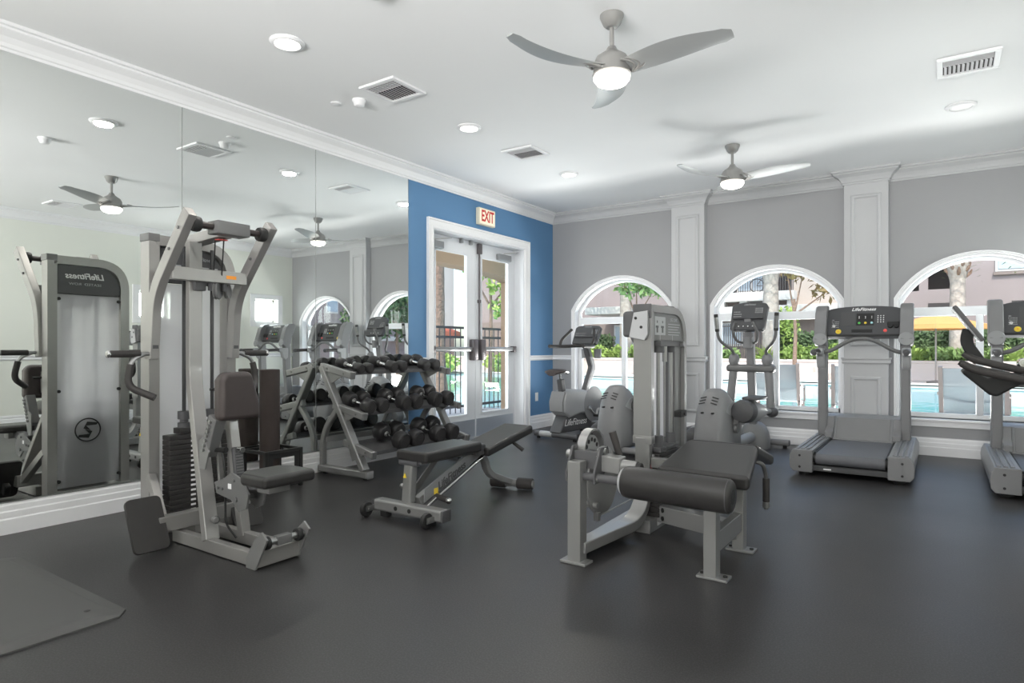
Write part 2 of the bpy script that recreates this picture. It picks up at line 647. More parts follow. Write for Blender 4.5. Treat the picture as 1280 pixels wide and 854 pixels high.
# ---- crown moulding, baseboards and chair rail follow profiles swept along the walls
CROWN = [(0, 0.0), (0.012, 0.0), (0.012, 0.018), (0.022, 0.024), (0.030, 0.045), (0.052, 0.075), (0.080, 0.092), (0.098, 0.104), (0.098, 0.118), (0.115, 0.122), (0.115, 0.143), (0, 0.143)]
BASE = [(0, 0), (0.024, 0), (0.024, 0.088), (0.018, 0.096), (0.018, 0.132), (0.012, 0.140), (0.012, 0.168), (0.006, 0.178), (0.006, 0.186), (0, 0.186)]
RAIL = [(0, 0), (0.010, 0), (0.022, 0.016), (0.016, 0.028), (0.016, 0.044), (0.026, 0.054), (0.026, 0.069), (0, 0.069)]


def run(mb, path, prof, z, inward=1):
    """mitred moulding along a floor path of (x, y); profile offsets go to the left of travel"""
    n = len(path)
    rings = []
    for i, p in enumerate(path):
        p = Vector((*p, 0))
        d1 = (Vector((*path[i], 0)) - Vector((*path[i - 1], 0))).normalized() if i else None
        d2 = (Vector((*path[i + 1], 0)) - p).normalized() if i < n - 1 else None
        d1 = d1 or d2
        d2 = d2 or d1
        n1 = Vector((-d1.y, d1.x, 0))
        n2 = Vector((-d2.y, d2.x, 0))
        m = (n1 + n2).normalized()
        k = 1 / max(0.3, m.dot(n1))
        rings.append([p + m * (a * k * inward) + Vector((0, 0, z + b)) for a, b in prof])
    mb.ring(rings)
    return mb


PIL = [(-2.628, 0.21), (-0.672, 0.21)]
PD = 0.115
back_path = [(XR, YB)]
for cx, hw in reversed(PIL):
    back_path += [(cx + hw, YB), (cx + hw, YB - PD), (cx - hw, YB - PD), (cx - hw, YB)]
back_path.append((XL, YB))
ZC = H - 0.143
struct(run(MB(), back_path, CROWN, ZC).build('trim_1', 'pilaster', smooth=False), 'crown moulding along the back wall')
struct(run(MB(), [(XL, YB), (XL, YF)], CROWN, ZC).build('trim_2', 'white', smooth=False), 'crown moulding along the mirrored wall')
struct(run(MB(), [(XR, YF), (XR, YB)], CROWN, ZC).build('trim_3', 'white', smooth=False), 'crown moulding along the right wall')
struct(run(MB(), back_path, BASE, 0).build('baseboard_back', 'white', smooth=False))
struct(run(MB(), [(XL, D0 - 0.10), (XL, YF)], BASE, 0).build('baseboard_left', 'white', smooth=False))
struct(run(MB(), [(XL, YB), (XL, D1 + 0.135)], BASE, 0).build('baseboard_left', 'white', smooth=False))
struct(run(MB(), [(XR, YF), (XR, YB)], BASE, 0).build('baseboard_right', 'white', smooth=False))
struct(run(MB(), [(XL, YB), (XL, D1 + 0.135)], RAIL, 0.945).build('trim_4', 'white', smooth=False), 'chair rail on the blue wall right of the door')
struct(run(MB(), [(XL, D0 - 0.10), (XL, 4.905)], RAIL, 0.945).build('trim_5', 'white', smooth=False), 'chair rail on the blue wall left of the door')
struct(run(MB(), [(XR, YF), (XR, YB)], RAIL, 0.945).build('trim_6', 'white', smooth=False), 'chair rail on the right wall')
edges = [XL] + [v for (cx, hw), (wx, ww) in zip(PIL, WIN) for v in (wx - ww - 0.036, wx + ww + 0.036)] + [WIN[2][0] - 0.748]
struct(run(MB(), [(edges[1] - 0.0, YB), (XL, YB)], RAIL, 0.945).build('trim_7', 'white', smooth=False), 'chair rail in the back corner')

# ---- pilasters between the windows: shaft, raised panels, rail
for i, (cx, hw) in enumerate(PIL):
    mb = MB().span((cx - hw, YB - PD, 0), (cx + hw, YB, H))
    root = struct(mb.build('trim_%d' % (8 + i), 'pilaster', bevel=0.004), 'panelled pilaster between the arched windows')
    for z0, z1 in ((0.335, 0.79), (1.16, 2.76)):
        fr = MB()
        a, b = cx - 0.125, cx + 0.125
        loop = [(a, z0), (b, z0), (b, z1), (a, z1)]
        pr = [(-0.020, 0.0), (0.020, 0.0), (0.020, 0.008), (0.008, 0.020), (-0.008, 0.020), (-0.020, 0.008)]
        rings = []
        c = Vector(((a + b) / 2, 0, (z0 + z1) / 2))
        for x, z in loop:
            p = Vector((x, YB - PD, z))
            d = Vector((1 if x > c.x else -1, 0, 1 if z > c.z else -1))
            rings.append([p + d * s + Vector((0, -h_, 0)) for s, h_ in pr])
        fr.ring(rings, closed=True)
        fr.build('panel_moulding', 'pilaster', root, smooth=False)
    rl = MB()
    run(rl, [(cx + hw, YB), (cx + hw, YB - PD), (cx - hw, YB - PD), (cx - hw, YB)], RAIL, 0.945)
    rl.build('chair_rail', 'pilaster', root, smooth=False)

# ---- arched windows: casing, vinyl frame, transom, mullion, panes
for i, (cx, hw) in enumerate(WIN):
    prof = [(0.0, -0.012), (0.062, -0.012), (0.070, -0.020), (0.070, -0.032), (0.040, -0.026), (0.012, -0.028), (0.0, -0.030)]
    mb = MB()
    rings = []
    inner = arch_outline(cx, hw)
    outer = arch_outline(cx, hw, 0.034)
    for (xi, zi), (xo, zo) in zip(inner, outer):
        d = Vector((xo - xi, 0, zo - zi)) / 0.034
        rings.append([Vector((xi, YB, zi)) + d * s + Vector((0, t, 0)) for s, t in [(0, 0), (0, -0.016), (0.006, -0.020), (0.016, -0.016), (0.022, -0.026), (0.034, -0.026), (0.034, 0)]])
    mb.ring(rings)
    root = struct(mb.build('window_%d' % (i + 1), 'white', smooth=False), 'arched window in the back wall')
    # reveal lining
    mb = MB()
    rings = []
    for (xi, zi), (xo, zo) in zip(inner, arch_outline(cx, hw, -0.012)):
        rings.append([(xi, YB - 0.002, zi), (xo, YB - 0.002, zo), (xo, YB + 0.20, zo), (xi, YB + 0.20, zi)])
    mb.ring(rings)
    mb.build('jamb_lining', 'white', root, smooth=False)
    sill = MB().span((cx - hw - 0.040, YB - 0.050, SILL - 0.028), (cx + hw + 0.040, YB + 0.16, SILL), 0.006)
    sill.span((cx - hw - 0.036, YB - 0.020, SILL - 0.085), (cx + hw + 0.036, YB, SILL - 0.028))
    sill.build('window_sill', 'white', root, bevel=0.003)
    fr = MB()
    yf0, yf1 = YB + 0.115, YB + 0.165
    rings = []
    for (xi, zi), (xo, zo) in zip(arch_outline(cx, hw, -0.012, bottom=SILL), arch_outline(cx, hw, -0.046, bottom=SILL)):
        rings.append([(xi, yf0, zi), (xo, yf0, zo), (xo, yf1, zo), (xi, yf1, zi)])
    fr.ring(rings)
    fr.span((cx - hw + 0.02, yf0, SILL), (cx + hw - 0.02, yf1, SILL + 0.05))
    fr.span((cx - hw + 0.02, yf0 - 0.004, 1.455), (cx + hw - 0.02, yf1, 1.548))
    fr.build('window_frame', 'vinyl', root, bevel=0.004)
    ml = MB().span((cx - 0.032, yf0 - 0.01, SILL + 0.045), (cx + 0.030, yf1, 1.46), 0.004)
    ml.span((cx - hw + 0.046, yf0 - 0.003, SILL + 0.05), (cx - hw + 0.070, yf1, 1.46))
    ml.build('sash', 'vinyl', root, bevel=0.003)
    gp = MB()
    o2 = arch_outline(cx, hw, -0.05, bottom=1.50)
    gp.prism([(x, YB + 0.14, z) for x, z in o2], (0, 0.004, 0))
    gp.build('arch_pane', 'glass', root, smooth=False)
    gp = MB().span((cx - hw + 0.05, YB + 0.140, SILL + 0.04), (cx - 0.01, YB + 0.144, 1.47))
    gp.build('pane', 'glass', root, smooth=False)
    gp = MB().span((cx - 0.02, YB + 0.150, SILL + 0.04), (cx + hw - 0.05, YB + 0.154, 1.47))
    gp.build('pane', 'glass', root, smooth=False)

# ---- the two small square windows of the right wall
for i, (cy, cz) in enumerate(RW):
    mb = MB()
    for s in (-1, 1):
        mb.span((XR - 0.022, cy + s * 0.345, cz - 0.305), (XR, cy + s * 0.245, cz + 0.305))
        mb.span((XR - 0.020, cy - 0.25, cz + s * 0.305), (XR, cy + 0.25, cz + s * 0.215))
    root = struct(mb.build('window_%d' % (4 + i), 'white', bevel=0.004), 'small square window in the right wall')
    fr = MB()
    for s in (-1, 1):
        fr.span((XR + 0.12, cy + s * 0.25, cz - 0.22), (XR + 0.16, cy + s * 0.21, cz + 0.22))
        fr.span((XR + 0.12, cy - 0.25, cz + s * 0.22), (XR + 0.16, cy + 0.25, cz + s * 0.18))
    fr.span((XR + 0.13, cy - 0.012, cz - 0.2), (XR + 0.15, cy + 0.012, cz + 0.2))
    fr.build('window_frame', 'vinyl', root, bevel=0.003)
    MB().span((XR + 0.138, cy - 0.23, cz - 0.2), (XR + 0.142, cy + 0.23, cz + 0.2)).build('pane', 'glass', root, smooth=False)

# ---- double door in the blue wall
XD = XL - 0.185
mb = MB()
CAS = [(0, 0), (0.105, 0), (0.105, 0.034), (0.088, 0.034), (0.080, 0.022), (0.045, 0.022), (0.030, 0.028), (0.012, 0.026), (0, 0.018)]
for y, s in ((D0, -1), (D1, 1)):
    poly = [(XL + b, y + s * a, 0) for a, b in CAS]
    rings = [[Vector(p) for p in poly], [Vector((XL + b, y + s * a, DH + a)) for a, b in CAS]]
    mb.ring(rings)
rings = [[Vector((XL + b, D0 - a, DH + a)) for a, b in CAS], [Vector((XL + b, D1 + a, DH + a)) for a, b in CAS]]
mb.ring(rings)
dr = struct(mb.build('door_1', 'white', smooth=False), 'white glazed double door in the blue wall')
mb = MB()
mb.span((XL - 0.2, D0, 0), (XL + 0.002, D0 + 0.015, DH))
mb.span((XL - 0.2, D1 - 0.015, 0), (XL + 0.002, D1, DH))
mb.span((XL - 0.2, D0, DH - 0.015), (XL + 0.002, D1, DH))
mb.span((XD - 0.015, D1 - 0.05, 0), (XD + 0.04, D1 - 0.015, DH))
mb.build('door_frame', 'door_white', dr, bevel=0.003)
MB().span((XL - 0.2, D0, 0.0), (XL - 0.01, D1, 0.012), 0.004).build('threshold', 'steel', dr)
DM = 6.245
for k, (a, b) in enumerate(((D0 + 0.017, DM - 0.004), (DM + 0.004, D1 - 0.052))):
    lf = MB()
    t0, t1 = XD, XD + 0.045
    st = 0.175 if k == 0 else 0.165
    zt, zb = DH - 0.02, 0.016
    left = 0.175 if k == 0 else 0.115
    right = 0.165 if k == 0 else 0.125
    lf.span((t0, a, zb), (t1, a + left, zt))
    lf.span((t0, b - right, zb), (t1, b, zt))
    lf.span((t0, a + left, zt - 0.175), (t1, b - right, zt))
    lf.span((t0, a + left, zb), (t1, b - right, 0.30))
    leaf = lf.build('door_leaf', 'door_white', dr, smooth=False)
    MB().span((t0 + 0.02, a + left - 0.01, 0.29), (t0 + 0.026, b - right + 0.01, zt - 0.17)).build('pane', 'glass', leaf, smooth=False)
    MB().span((t1, a + 0.01, 0.02), (t1 + 0.003, b - 0.01, 0.235)).build('kick_plate', 'kick', leaf, smooth=False)
    bead = MB()
    for yy in (a + left, b - right):
        bead.span((t1 - 0.004, yy - 0.012, 0.30), (t1 + 0.010, yy + 0.012, zt - 0.175))
    for zz in (0.30, zt - 0.175):
        bead.span((t1 - 0.004, a + left - 0.012, zz - 0.012), (t1 + 0.010, b - right + 0.012, zz + 0.012))
    bead.build('glazing_bead', 'door_white', leaf, bevel=0.003)
    # panic bar: chassis at the meeting stile, bar across the glass
    pb = MB()
    ym = b - 0.075 if k == 0 else a + 0.075
    pb.span((t1, ym - 0.05, 0.965), (t1 + 0.075, ym + 0.05, 1.225), 0.012)
    pb.build('lock_case', 'bronze', leaf)
    ya, yb = (a + 0.06, ym - 0.04) if k == 0 else (ym + 0.04, b - 0.02)
    pb = MB().span((t1 + 0.02, ya, 1.075), (t1 + 0.058, yb, 1.130), 0.010)
    ye = a + 0.06 if k == 0 else b - 0.02
    pb.build('push_bar', 'steel', leaf)
    MB().span((t1, min(ye, ye + (0.06 if k == 0 else -0.06)), 1.062), (t1 + 0.068, max(ye, ye + (0.06 if k == 0 else -0.06)), 1.142), 0.008).build('bar_end_cap', 'bronze', leaf)
    # closer near the top rail
    yc = a + 0.13 if k == 0 else b - 0.27
    cl = MB().span((t1, yc - 0.13, zt - 0.165), (t1 + 0.055, yc + 0.15, zt - 0.085), 0.008)
    cs = cl.build('door_closer', 'closer', leaf)
    ar = MB().rect(fillet([(t1 + 0.03, yc, zt - 0.075), (t1 + 0.14, yc + 0.13, zt - 0.055), (t1 + 0.03, yc + 0.30, zt - 0.02)], 0.01), 0.022, 0.010)
    ar.build('closer_arm', 'steel', leaf)
vr = MB().cyl((XD + 0.065, DM + 0.055, 1.22), (XD + 0.065, DM + 0.055, DH - 0.12), 0.011)
vr.span((XD + 0.045, DM + 0.02, DH - 0.16), (XD + 0.09, DM + 0.09, DH - 0.03), 0.008)
vr.span((XD + 0.045, DM + 0.037, 1.68), (XD + 0.08, DM + 0.073, 1.72), 0.004)
vr.build('vertical_rod', 'bronze', dr)
st = MB()
for yy in (DM - 0.30, DM - 0.12):
    st.span((XD + 0.045, yy - 0.02, DH - 0.07), (XD + 0.085, yy + 0.02, DH - 0.015), 0.006)
st.build('door_stop', 'steel', dr)

# ---- exit sign, outlet
ex = thing('exit_sign', 'cream EXIT sign with red letters on the blue wall above the door', 'sign', (XL, 6.235, 2.615))
MB().span((0, -0.165, 0.0), (0.055, 0.165, 0.205), 0.008).build('housing', 'cream', ex)
MB().span((0.055, -0.152, 0.014), (0.058, 0.152, 0.191)).build('face_plate', 'sign_lit', ex, smooth=False)
text('lettering', 'EXIT', 0.190, 'red', ex, (0.0590, 0.0, 0.103), RIGHT_FACE, sx=0.66, font_bold=True)
ot = thing('wall_outlet', 'white outlet plate low on the blue wall right of the door', 'outlet', (XL, 7.455, 0.38))
MB().span((0, -0.036, 0), (0.007, 0.036, 0.118), 0.003).build('cover_plate', 'outlet', ot)
mb = MB()
for z in (0.036, 0.082):
    mb.span((0.006, -0.017, z - 0.014), (0.009, 0.017, z + 0.014), 0.003)
mb.build('socket', 'outlet', ot)

# ---- mirror panels
MIR = [(1.28, 2.492, 'leftmost mirror panel, behind the seated row machine'),
       (2.496, 3.700, 'middle mirror panel between the two vertical seams'),
       (3.704, 4.890, 'rightmost mirror panel beside the blue wall and behind the dumbbell rack')]
for a, b, lab in MIR:
    o = MB().span((XL + 0.0015, a, 0.192), (XL + 0.0075, b, ZC)).build('mirror_panel', 'mirror', smooth=False)
    tag(o, lab, 'mirror', 'mirror panels on the left wall')
    MB().span((XL, b - 0.001, 0.192), (XL + 0.0085, b + 0.005, ZC)).build('edge_strip', 'mirror_edge', o, smooth=False)
    MB().span((XL, a, 0.187), (XL + 0.0095, b, 0.194)).build('bottom_channel', 'mirror_edge', o, smooth=False)

# ================================================================== CEILING FIXTURES
def can_light(x, y, on, label):
    t = thing('recessed_light', label, 'ceiling light', (x, y, H), 0, 'round ceiling lights')
    MB().lathe([(0.070, 0.0), (0.105, 0.0), (0.107, -0.006), (0.098, -0.016), (0.080, -0.020), (0.072, -0.012)], (0, 0, 0), seg=32).build('trim_ring', 'white', t)
    MB().lathe([(0.001, -0.008), (0.073, -0.008), (0.073, -0.015), (0.050, -0.020), (0.001, -0.022)], (0, 0, 0), seg=32).build('lens', 'lens' if on else 'lens_off', t)
    if on:
        d = bpy.data.lights.new('lamp', 'AREA')
        d.shape = 'DISK'
        d.size = 0.13
        d.energy = 9
        d.color = (1.0, 0.95, 0.88)
        l = bpy.data.objects.new('lamp', d)
        COL.objects.link(l)
        l.parent = t
        l.location = (0, 0, -0.03)
    return t


can_light(-3.40, 2.49, True, 'lit round ceiling light nearest the camera in the row along the mirror')
can_light(-3.40, 4.34, True, 'lit round ceiling light between the two square vents')
can_light(-3.40, 6.12, True, 'small lit round ceiling light farthest back, near the blue wall')
can_light(0.13, 6.148, False, 'unlit round ceiling light near the right-hand square vent')


def vent(x, y, label, rz=0):
    t = thing('ceiling_vent', label, 'vent', (x, y, H), rz, 'square ceiling vents')
    fr = MB()
    for s in (-1, 1):
        fr.span((-0.175, s * 0.175, 0), (0.175, s * 0.140, -0.016))
        fr.span((s * 0.175, -0.14, 0), (s * 0.140, 0.14, -0.016))
    fr.build('frame', 'white', t, bevel=0.003)
    MB().span((-0.14, -0.14, 0), (0.14, 0.14, -0.002)).build('duct_opening', 'dark_open', t, smooth=False)
    for k in range(11):
        x_ = -0.125 + k * 0.025
        MB().box((x_, 0.055, -0.010), (0.018, 0.165, 0.0018), Euler((0, R(40), 0))).build('louver', 'white', t, smooth=False)
    for k in range(5):
        y_ = -0.045 - k * 0.021
        MB().box((0, y_, -0.010), (0.275, 0.017, 0.0018), Euler((R(52), 0, 0))).build('louver', 'white', t, smooth=False)
    return t


vent(-3.375, 3.39, 'square white ceiling vent nearest the camera, beside the smoke detector')
vent(-3.375, 5.21, 'square white ceiling vent above the exit door, farther back in its row')
vent(0.15, 5.25, 'square white ceiling vent at the upper right')
vent(0.415, 3.60, 'square white ceiling vent seen only in the mirror, by the right wall')

sd = thing('smoke_detector', 'round white smoke detector on the ceiling beside the nearest vent', 'smoke detector', (-3.733, 3.386, H))
MB().lathe([(0.001, 0), (0.052, 0), (0.055, -0.010), (0.046, -0.020), (0.040, -0.044), (0.030, -0.052), (0.001, -0.054)], (0, 0, 0)).build('body', 'white', sd)
MB().lathe([(0.030, -0.050), (0.036, -0.046), (0.036, -0.040), (0.030, -0.040)], (0, 0, 0)).build('sensor_ring', 'closer', sd)
cp = MB().lathe([(0.001, 0), (0.042, 0), (0.042, -0.006), (0.036, -0.010), (0.001, -0.011)], (-3.933, 3.328, H)).build('sprinkler_cover', 'white')
tag(cp, 'flat white round sprinkler cover left of the smoke detector', 'sprinkler cover')
sd = thing('smoke_detector', 'round white smoke detector seen only in the mirror', 'smoke detector', (-2.50, 2.38, H))
MB().lathe([(0.001, 0), (0.052, 0), (0.055, -0.010), (0.046, -0.020), (0.040, -0.044), (0.030, -0.052), (0.001, -0.054)], (0, 0, 0)).build('body', 'white', sd)
MB().lathe([(0.030, -0.050), (0.036, -0.046), (0.036, -0.040), (0.030, -0.040)], (0, 0, 0)).build('sensor_ring', 'closer', sd)


def blade_mesh(mb, ang):
    ca, sa = math.cos(ang), math.sin(ang)
    n = 14
    rings = []
    for i in range(n + 1):
        t = i / n
        r = 0.10 + 0.575 * t
        w = 0.070 + 0.025 * math.sin(PI * min(1, t * 1.15)) - 0.012 * t
        if t > 0.93:
            w *= 1 - 0.35 * ((t - 0.93) / 0.07) ** 2
        sweep_ = -0.055 * math.sin(t * PI * 0.9) + 0.02 * t
        zc = -0.012 + 0.035 * t * t
        pitch = -R(13 - 4 * t)
        cx = Vector((r, sweep_, zc))
        u = Vector((0, math.cos(pitch), math.sin(pitch)))
        nn = Vector((0, -math.sin(pitch), math.cos(pitch)))
        th = 0.010 - 0.004 * t
        ring = []
        for a, b in ((-1, 0), (-0.6, 0.7), (0, 1), (0.6, 0.7), (1, 0), (0.6, -0.5), (0, -0.6), (-0.6, -0.5)):
            p = cx + u * (a * w) + nn * (b * th)
            ring.append((p.x * ca - p.y * sa, p.x * sa + p.y * ca, p.z))
        rings.append(ring)
    mb.ring(rings)
    return mb


def ceiling_fan(x, y, label):
    t = thing('ceiling_fan', label, 'ceiling fan', (x, y, H), 0, 'three-bladed ceiling fans')
    MB().lathe([(0.001, 0), (0.068, 0), (0.068, -0.012), (0.050, -0.055), (0.032, -0.072), (0.001, -0.074)], (0, 0, 0)).build('canopy', 'fan_body', t)
    MB().cyl((0, 0, -0.07), (0, 0, -0.20), 0.013).build('downrod', 'fan_body', t)
    MB().lathe([(0.001, -0.180), (0.022, -0.182), (0.034, -0.205), (0.055, -0.222), (0.088, -0.245), (0.102, -0.275), (0.104, -0.300), (0.108, -0.330), (0.112, -0.345), (0.100, -0.352), (0.001, -0.352)], (0, 0, 0), seg=40).build('motor_housing', 'fan_body', t)
    MB().lathe([(0.001, -0.350), (0.100, -0.350), (0.106, -0.358), (0.104, -0.372), (0.085, -0.395), (0.05, -0.408), (0.001, -0.412)], (0, 0, 0), seg=40).build('light_globe', 'globe', t)
    for k in range(3):
        mb = blade_mesh(MB(), R(3 + 120 * k))
        for v in mb.bm.verts:
            v.co.z -= 0.300
        b = mb.build('blade', 'fan_blade', t, angle=60)
        h = MB()
        a = R(3 + 120 * k)
        for j, (r0, w0) in enumerate(((0.085, 0.062), (0.115, 0.056), (0.145, 0.048))):
            pts = []
            for q in range(7):
                f = -1 + 2 * q / 6
                rr = r0 + 0.055 * (1 - f * f)
                yy = f * w0 - 0.012
                pts.append((rr * math.cos(a) - yy * math.sin(a), rr * math.sin(a) + yy * math.cos(a), -0.318 - 0.018 * f + 0.004 * j))
            h.tube(pts, 0.008, 8)
        h.build('blade_iron', 'fan_body', b)
    return t


ceiling_fan(-1.575, 3.345, 'silver three-bladed ceiling fan nearest the camera with lit globe')
ceiling_fan(-1.64, 6.14, 'silver three-bladed ceiling fan farther away, above the elliptical trainers')

# ================================================================== OUTSIDE
GZ = -0.12
mb = MB()
mb.span((-45, YF - 8, GZ - 0.3), (XL - 0.2, 10.4, GZ))
mb.span((XL - 0.2, YB + WT, GZ - 0.3), (20, 10.4, GZ))
mb.span((-45, 25.0, GZ - 0.3), (20, 45, GZ))
mb.span((9, 10.4, GZ - 0.3), (20, 25.0, GZ))
mb.span((-45, 10.4, GZ - 0.3), (-26, 25.0, GZ))
mb.span((XR + 0.2, YF - 8, GZ - 0.3), (20, YB + WT, GZ))
struct(mb.build('pool_deck', 'deck', smooth=False), 'pale concrete deck round the pool')
pool = MB()
pool.span((-26, 10.4, GZ - 0.12), (9, 25.0, GZ - 0.07))
struct(pool.build('pool_water', 'water', smooth=False), 'pale turquoise pool water')
cpm = MB()
cpm.span((-26.3, 10.1, GZ), (9.3, 10.4, GZ + 0.02))
cpm.span((-26.3, 25.0, GZ - 0.05), (9.3, 25.4, GZ + 0.05))
struct(cpm.build('pool_coping', 'coping', bevel=0.01), 'pale stone edge of the pool')


def leaf_cloud(mb, blobs, n, size, rnd, droop=0.0):
    """scatter small leaf quads in ellipsoids (c, (rx, ry, rz))"""
    tot = sum(b[1][0] * b[1][1] * b[1][2] for b in blobs)
    for c, r in blobs:
        k = max(10, int(n * r[0] * r[1] * r[2] / tot))
        for _ in range(k):
            d = Vector((rnd.gauss(0, 1), rnd.gauss(0, 1), rnd.gauss(0, 1))).normalized()
            q = rnd.random() ** 0.45
            p = Vector(c) + Vector((d.x * r[0], d.y * r[1], d.z * r[2])) * q
            a = Vector((rnd.gauss(0, 1), rnd.gauss(0, 1), rnd.gauss(0, 1) - droop)).normalized()
            b = a.orthogonal().normalized()
            b = Matrix.Rotation(rnd.random() * 6.28, 3, a) @ b
            s = size * (0.6 + 0.8 * rnd.random())
            mb.quad(p - a * s, p + b * s * 0.42, p + a * s, p - b * s * 0.42)
    return mb


def blade_tuft(mb, c, n, h, spread, rnd, w=0.03):
    for _ in range(n):
        a = rnd.random() * 6.283
        sp = spread * (0.3 + rnd.random())
        hh = h * (0.6 + 0.6 * rnd.random())
        d = Vector((math.cos(a), math.sin(a), 0))
        s = Vector((-d.y, d.x, 0)) * w
        c0 = Vector(c)
        m_ = c0 + d * sp * 0.45 + Vector((0, 0, hh * 0.75))
        e = c0 + d * sp + Vector((0, 0, hh * (0.7 + 0.3 * rnd.random())))
        mb.quad(c0 - s, c0 + s, m_ + s * 0.8, m_ - s * 0.8)
        mb.bm.faces.new([mb.bm.verts.new(x) for x in (m_ - s * 0.8, m_ + s * 0.8, e)])
    return mb


# planter wall along the far side of the pool
pl = MB()
pl.span((-26, 28.0, GZ), (12, 28.35, 0.60))
pl.span((-26, 27.96, 0.54), (12, 28.40, 0.64))
o = pl.build('garden_planter', 'planter', bevel=0.02)
tag(o, 'long low pale planter wall beyond the pool', 'planter')
MB().span((-26, 28.35, GZ), (12, 30.4, 0.5)).build('soil_bed', 'soil', o, smooth=False)
MB().span((-26, 30.4, GZ), (12, 30.6, 0.62)).build('rear_edge', 'planter', o)
# low bench steps in front of the planter, left
o = MB().span((-9, 26.9, GZ), (-3.6, 27.9, 0.14)).span((-8.2, 27.4, 0.14), (-4.2, 27.95, 0.36)).build('garden_step', 'planter', bevel=0.02)
tag(o, 'pale low step in front of the planter, seen under the palm', 'step')

rnd = random.Random(5)


def shrub(x, y, z, r, m, label, n=420, size=0.12, tuft=False, group='shrubs in the planter'):
    t = thing('shrub', label, 'shrub', (x, y, z), 0, group)
    mb = MB()
    if tuft:
        blade_tuft(mb, (0, 0, 0), n // 4, r[2] * 1.7, r[0] * 1.2, rnd, 0.035)
    leaf_cloud(mb, [((0, 0, r[2] * (0.8 if not tuft else 0.35)), (r[0], r[1], r[2] * (1.0 if not tuft else 0.5)))], n, size, rnd)
    mb.build('foliage', m, t, smooth=False)
    st = MB()
    for k in range(4):
        a = k * 1.6
        st.cyl((0, 0, -0.05), (0.25 * r[0] * math.cos(a), 0.25 * r[1] * math.sin(a), r[2] * 0.8), 0.02, 0.008, 6)
    st.build('stem', 'brown_bark', t)
    return t


SH = [(-16.5, 0.75, 'leaf_bright', 'bright green low shrub in the planter, behind the left window'),
      (-14.7, 0.8, 'leaf_bright', 'bright green low shrub behind the upright bike console'),
      (-12.9, 0.75, 'leaf_bright', 'bright green low shrub left of the cable tower'),
      (-8.3, 0.7, 'leaf', 'mid green low shrub behind the left handle of the elliptical'),
      (-6.2, 0.7, 'leaf_bright', 'bright green shrub just right of the middle palm'),
      (-4.9, 0.75, 'leaf_bright', 'bright yellow-green shrub behind the middle window mullion'),
      (-3.4, 0.75, 'leaf_bright', 'yellow-green low shrub near the left treadmill upright'),
      (-2.0, 0.65, 'leaf', 'low shrub between the middle window and the pilaster'),
      (-0.9, 0.72, 'leaf_bright', 'grassy bright shrub under the orange umbrella'),
      (0.15, 0.62, 'leaf', 'low shrub left of the right palm'),
      (1.2, 0.62, 'leaf', 'low shrub right of the right palm'),
      (2.2, 0.70, 'leaf_bright', 'grassy shrub behind the right treadmill console'),
      (3.3, 0.62, 'leaf', 'rightmost low shrub in the planter')]
for x, h, m, lab in SH:
    shrub(x, 28.95, 0.45, (0.95, 0.5, h * 0.62), m, lab, n=520, size=0.13, tuft=('grassy' in lab or 'bright green shrub' in lab))
for x, m, lab in ((-0.6, 'leaf_dark', 'tall dark clipped hedge behind the right window shrubs'), (2.6, 'leaf_dark', 'tall dark clipped hedge behind the right treadmill'),
                  (-5.0, 'leaf_dark', 'tall dark hedge behind the middle window shrubs'), (-15.5, 'leaf_dark', 'tall dark hedge behind the left window shrubs')):
    t = thing('hedge', lab, 'hedge', (x, 30.0, 0.45), 0, 'hedges behind the planter')
    mb = MB()
    for _ in range(1500):
        p = (rnd.uniform(-1.45, 1.45), rnd.choice((-0.35, rnd.uniform(-0.35, 0.3))) + rnd.gauss(0, 0.03), rnd.uniform(0.05, 1.35) + rnd.gauss(0, 0.03))
        a = Vector((rnd.gauss(0, 1), rnd.gauss(0, 1), rnd.gauss(0, 1))).normalized()
        b = a.orthogonal().normalized()
        p = Vector(p)
        mb.quad(p - a * 0.13, p + b * 0.06, p + a * 0.13, p - b * 0.06)
    mb.build('foliage', m, t, smooth=False)
    MB().span((-1.35, -0.22, -0.05), (1.35, 0.22, 1.2)).build('branches', 'leaf_dark', t, smooth=False)


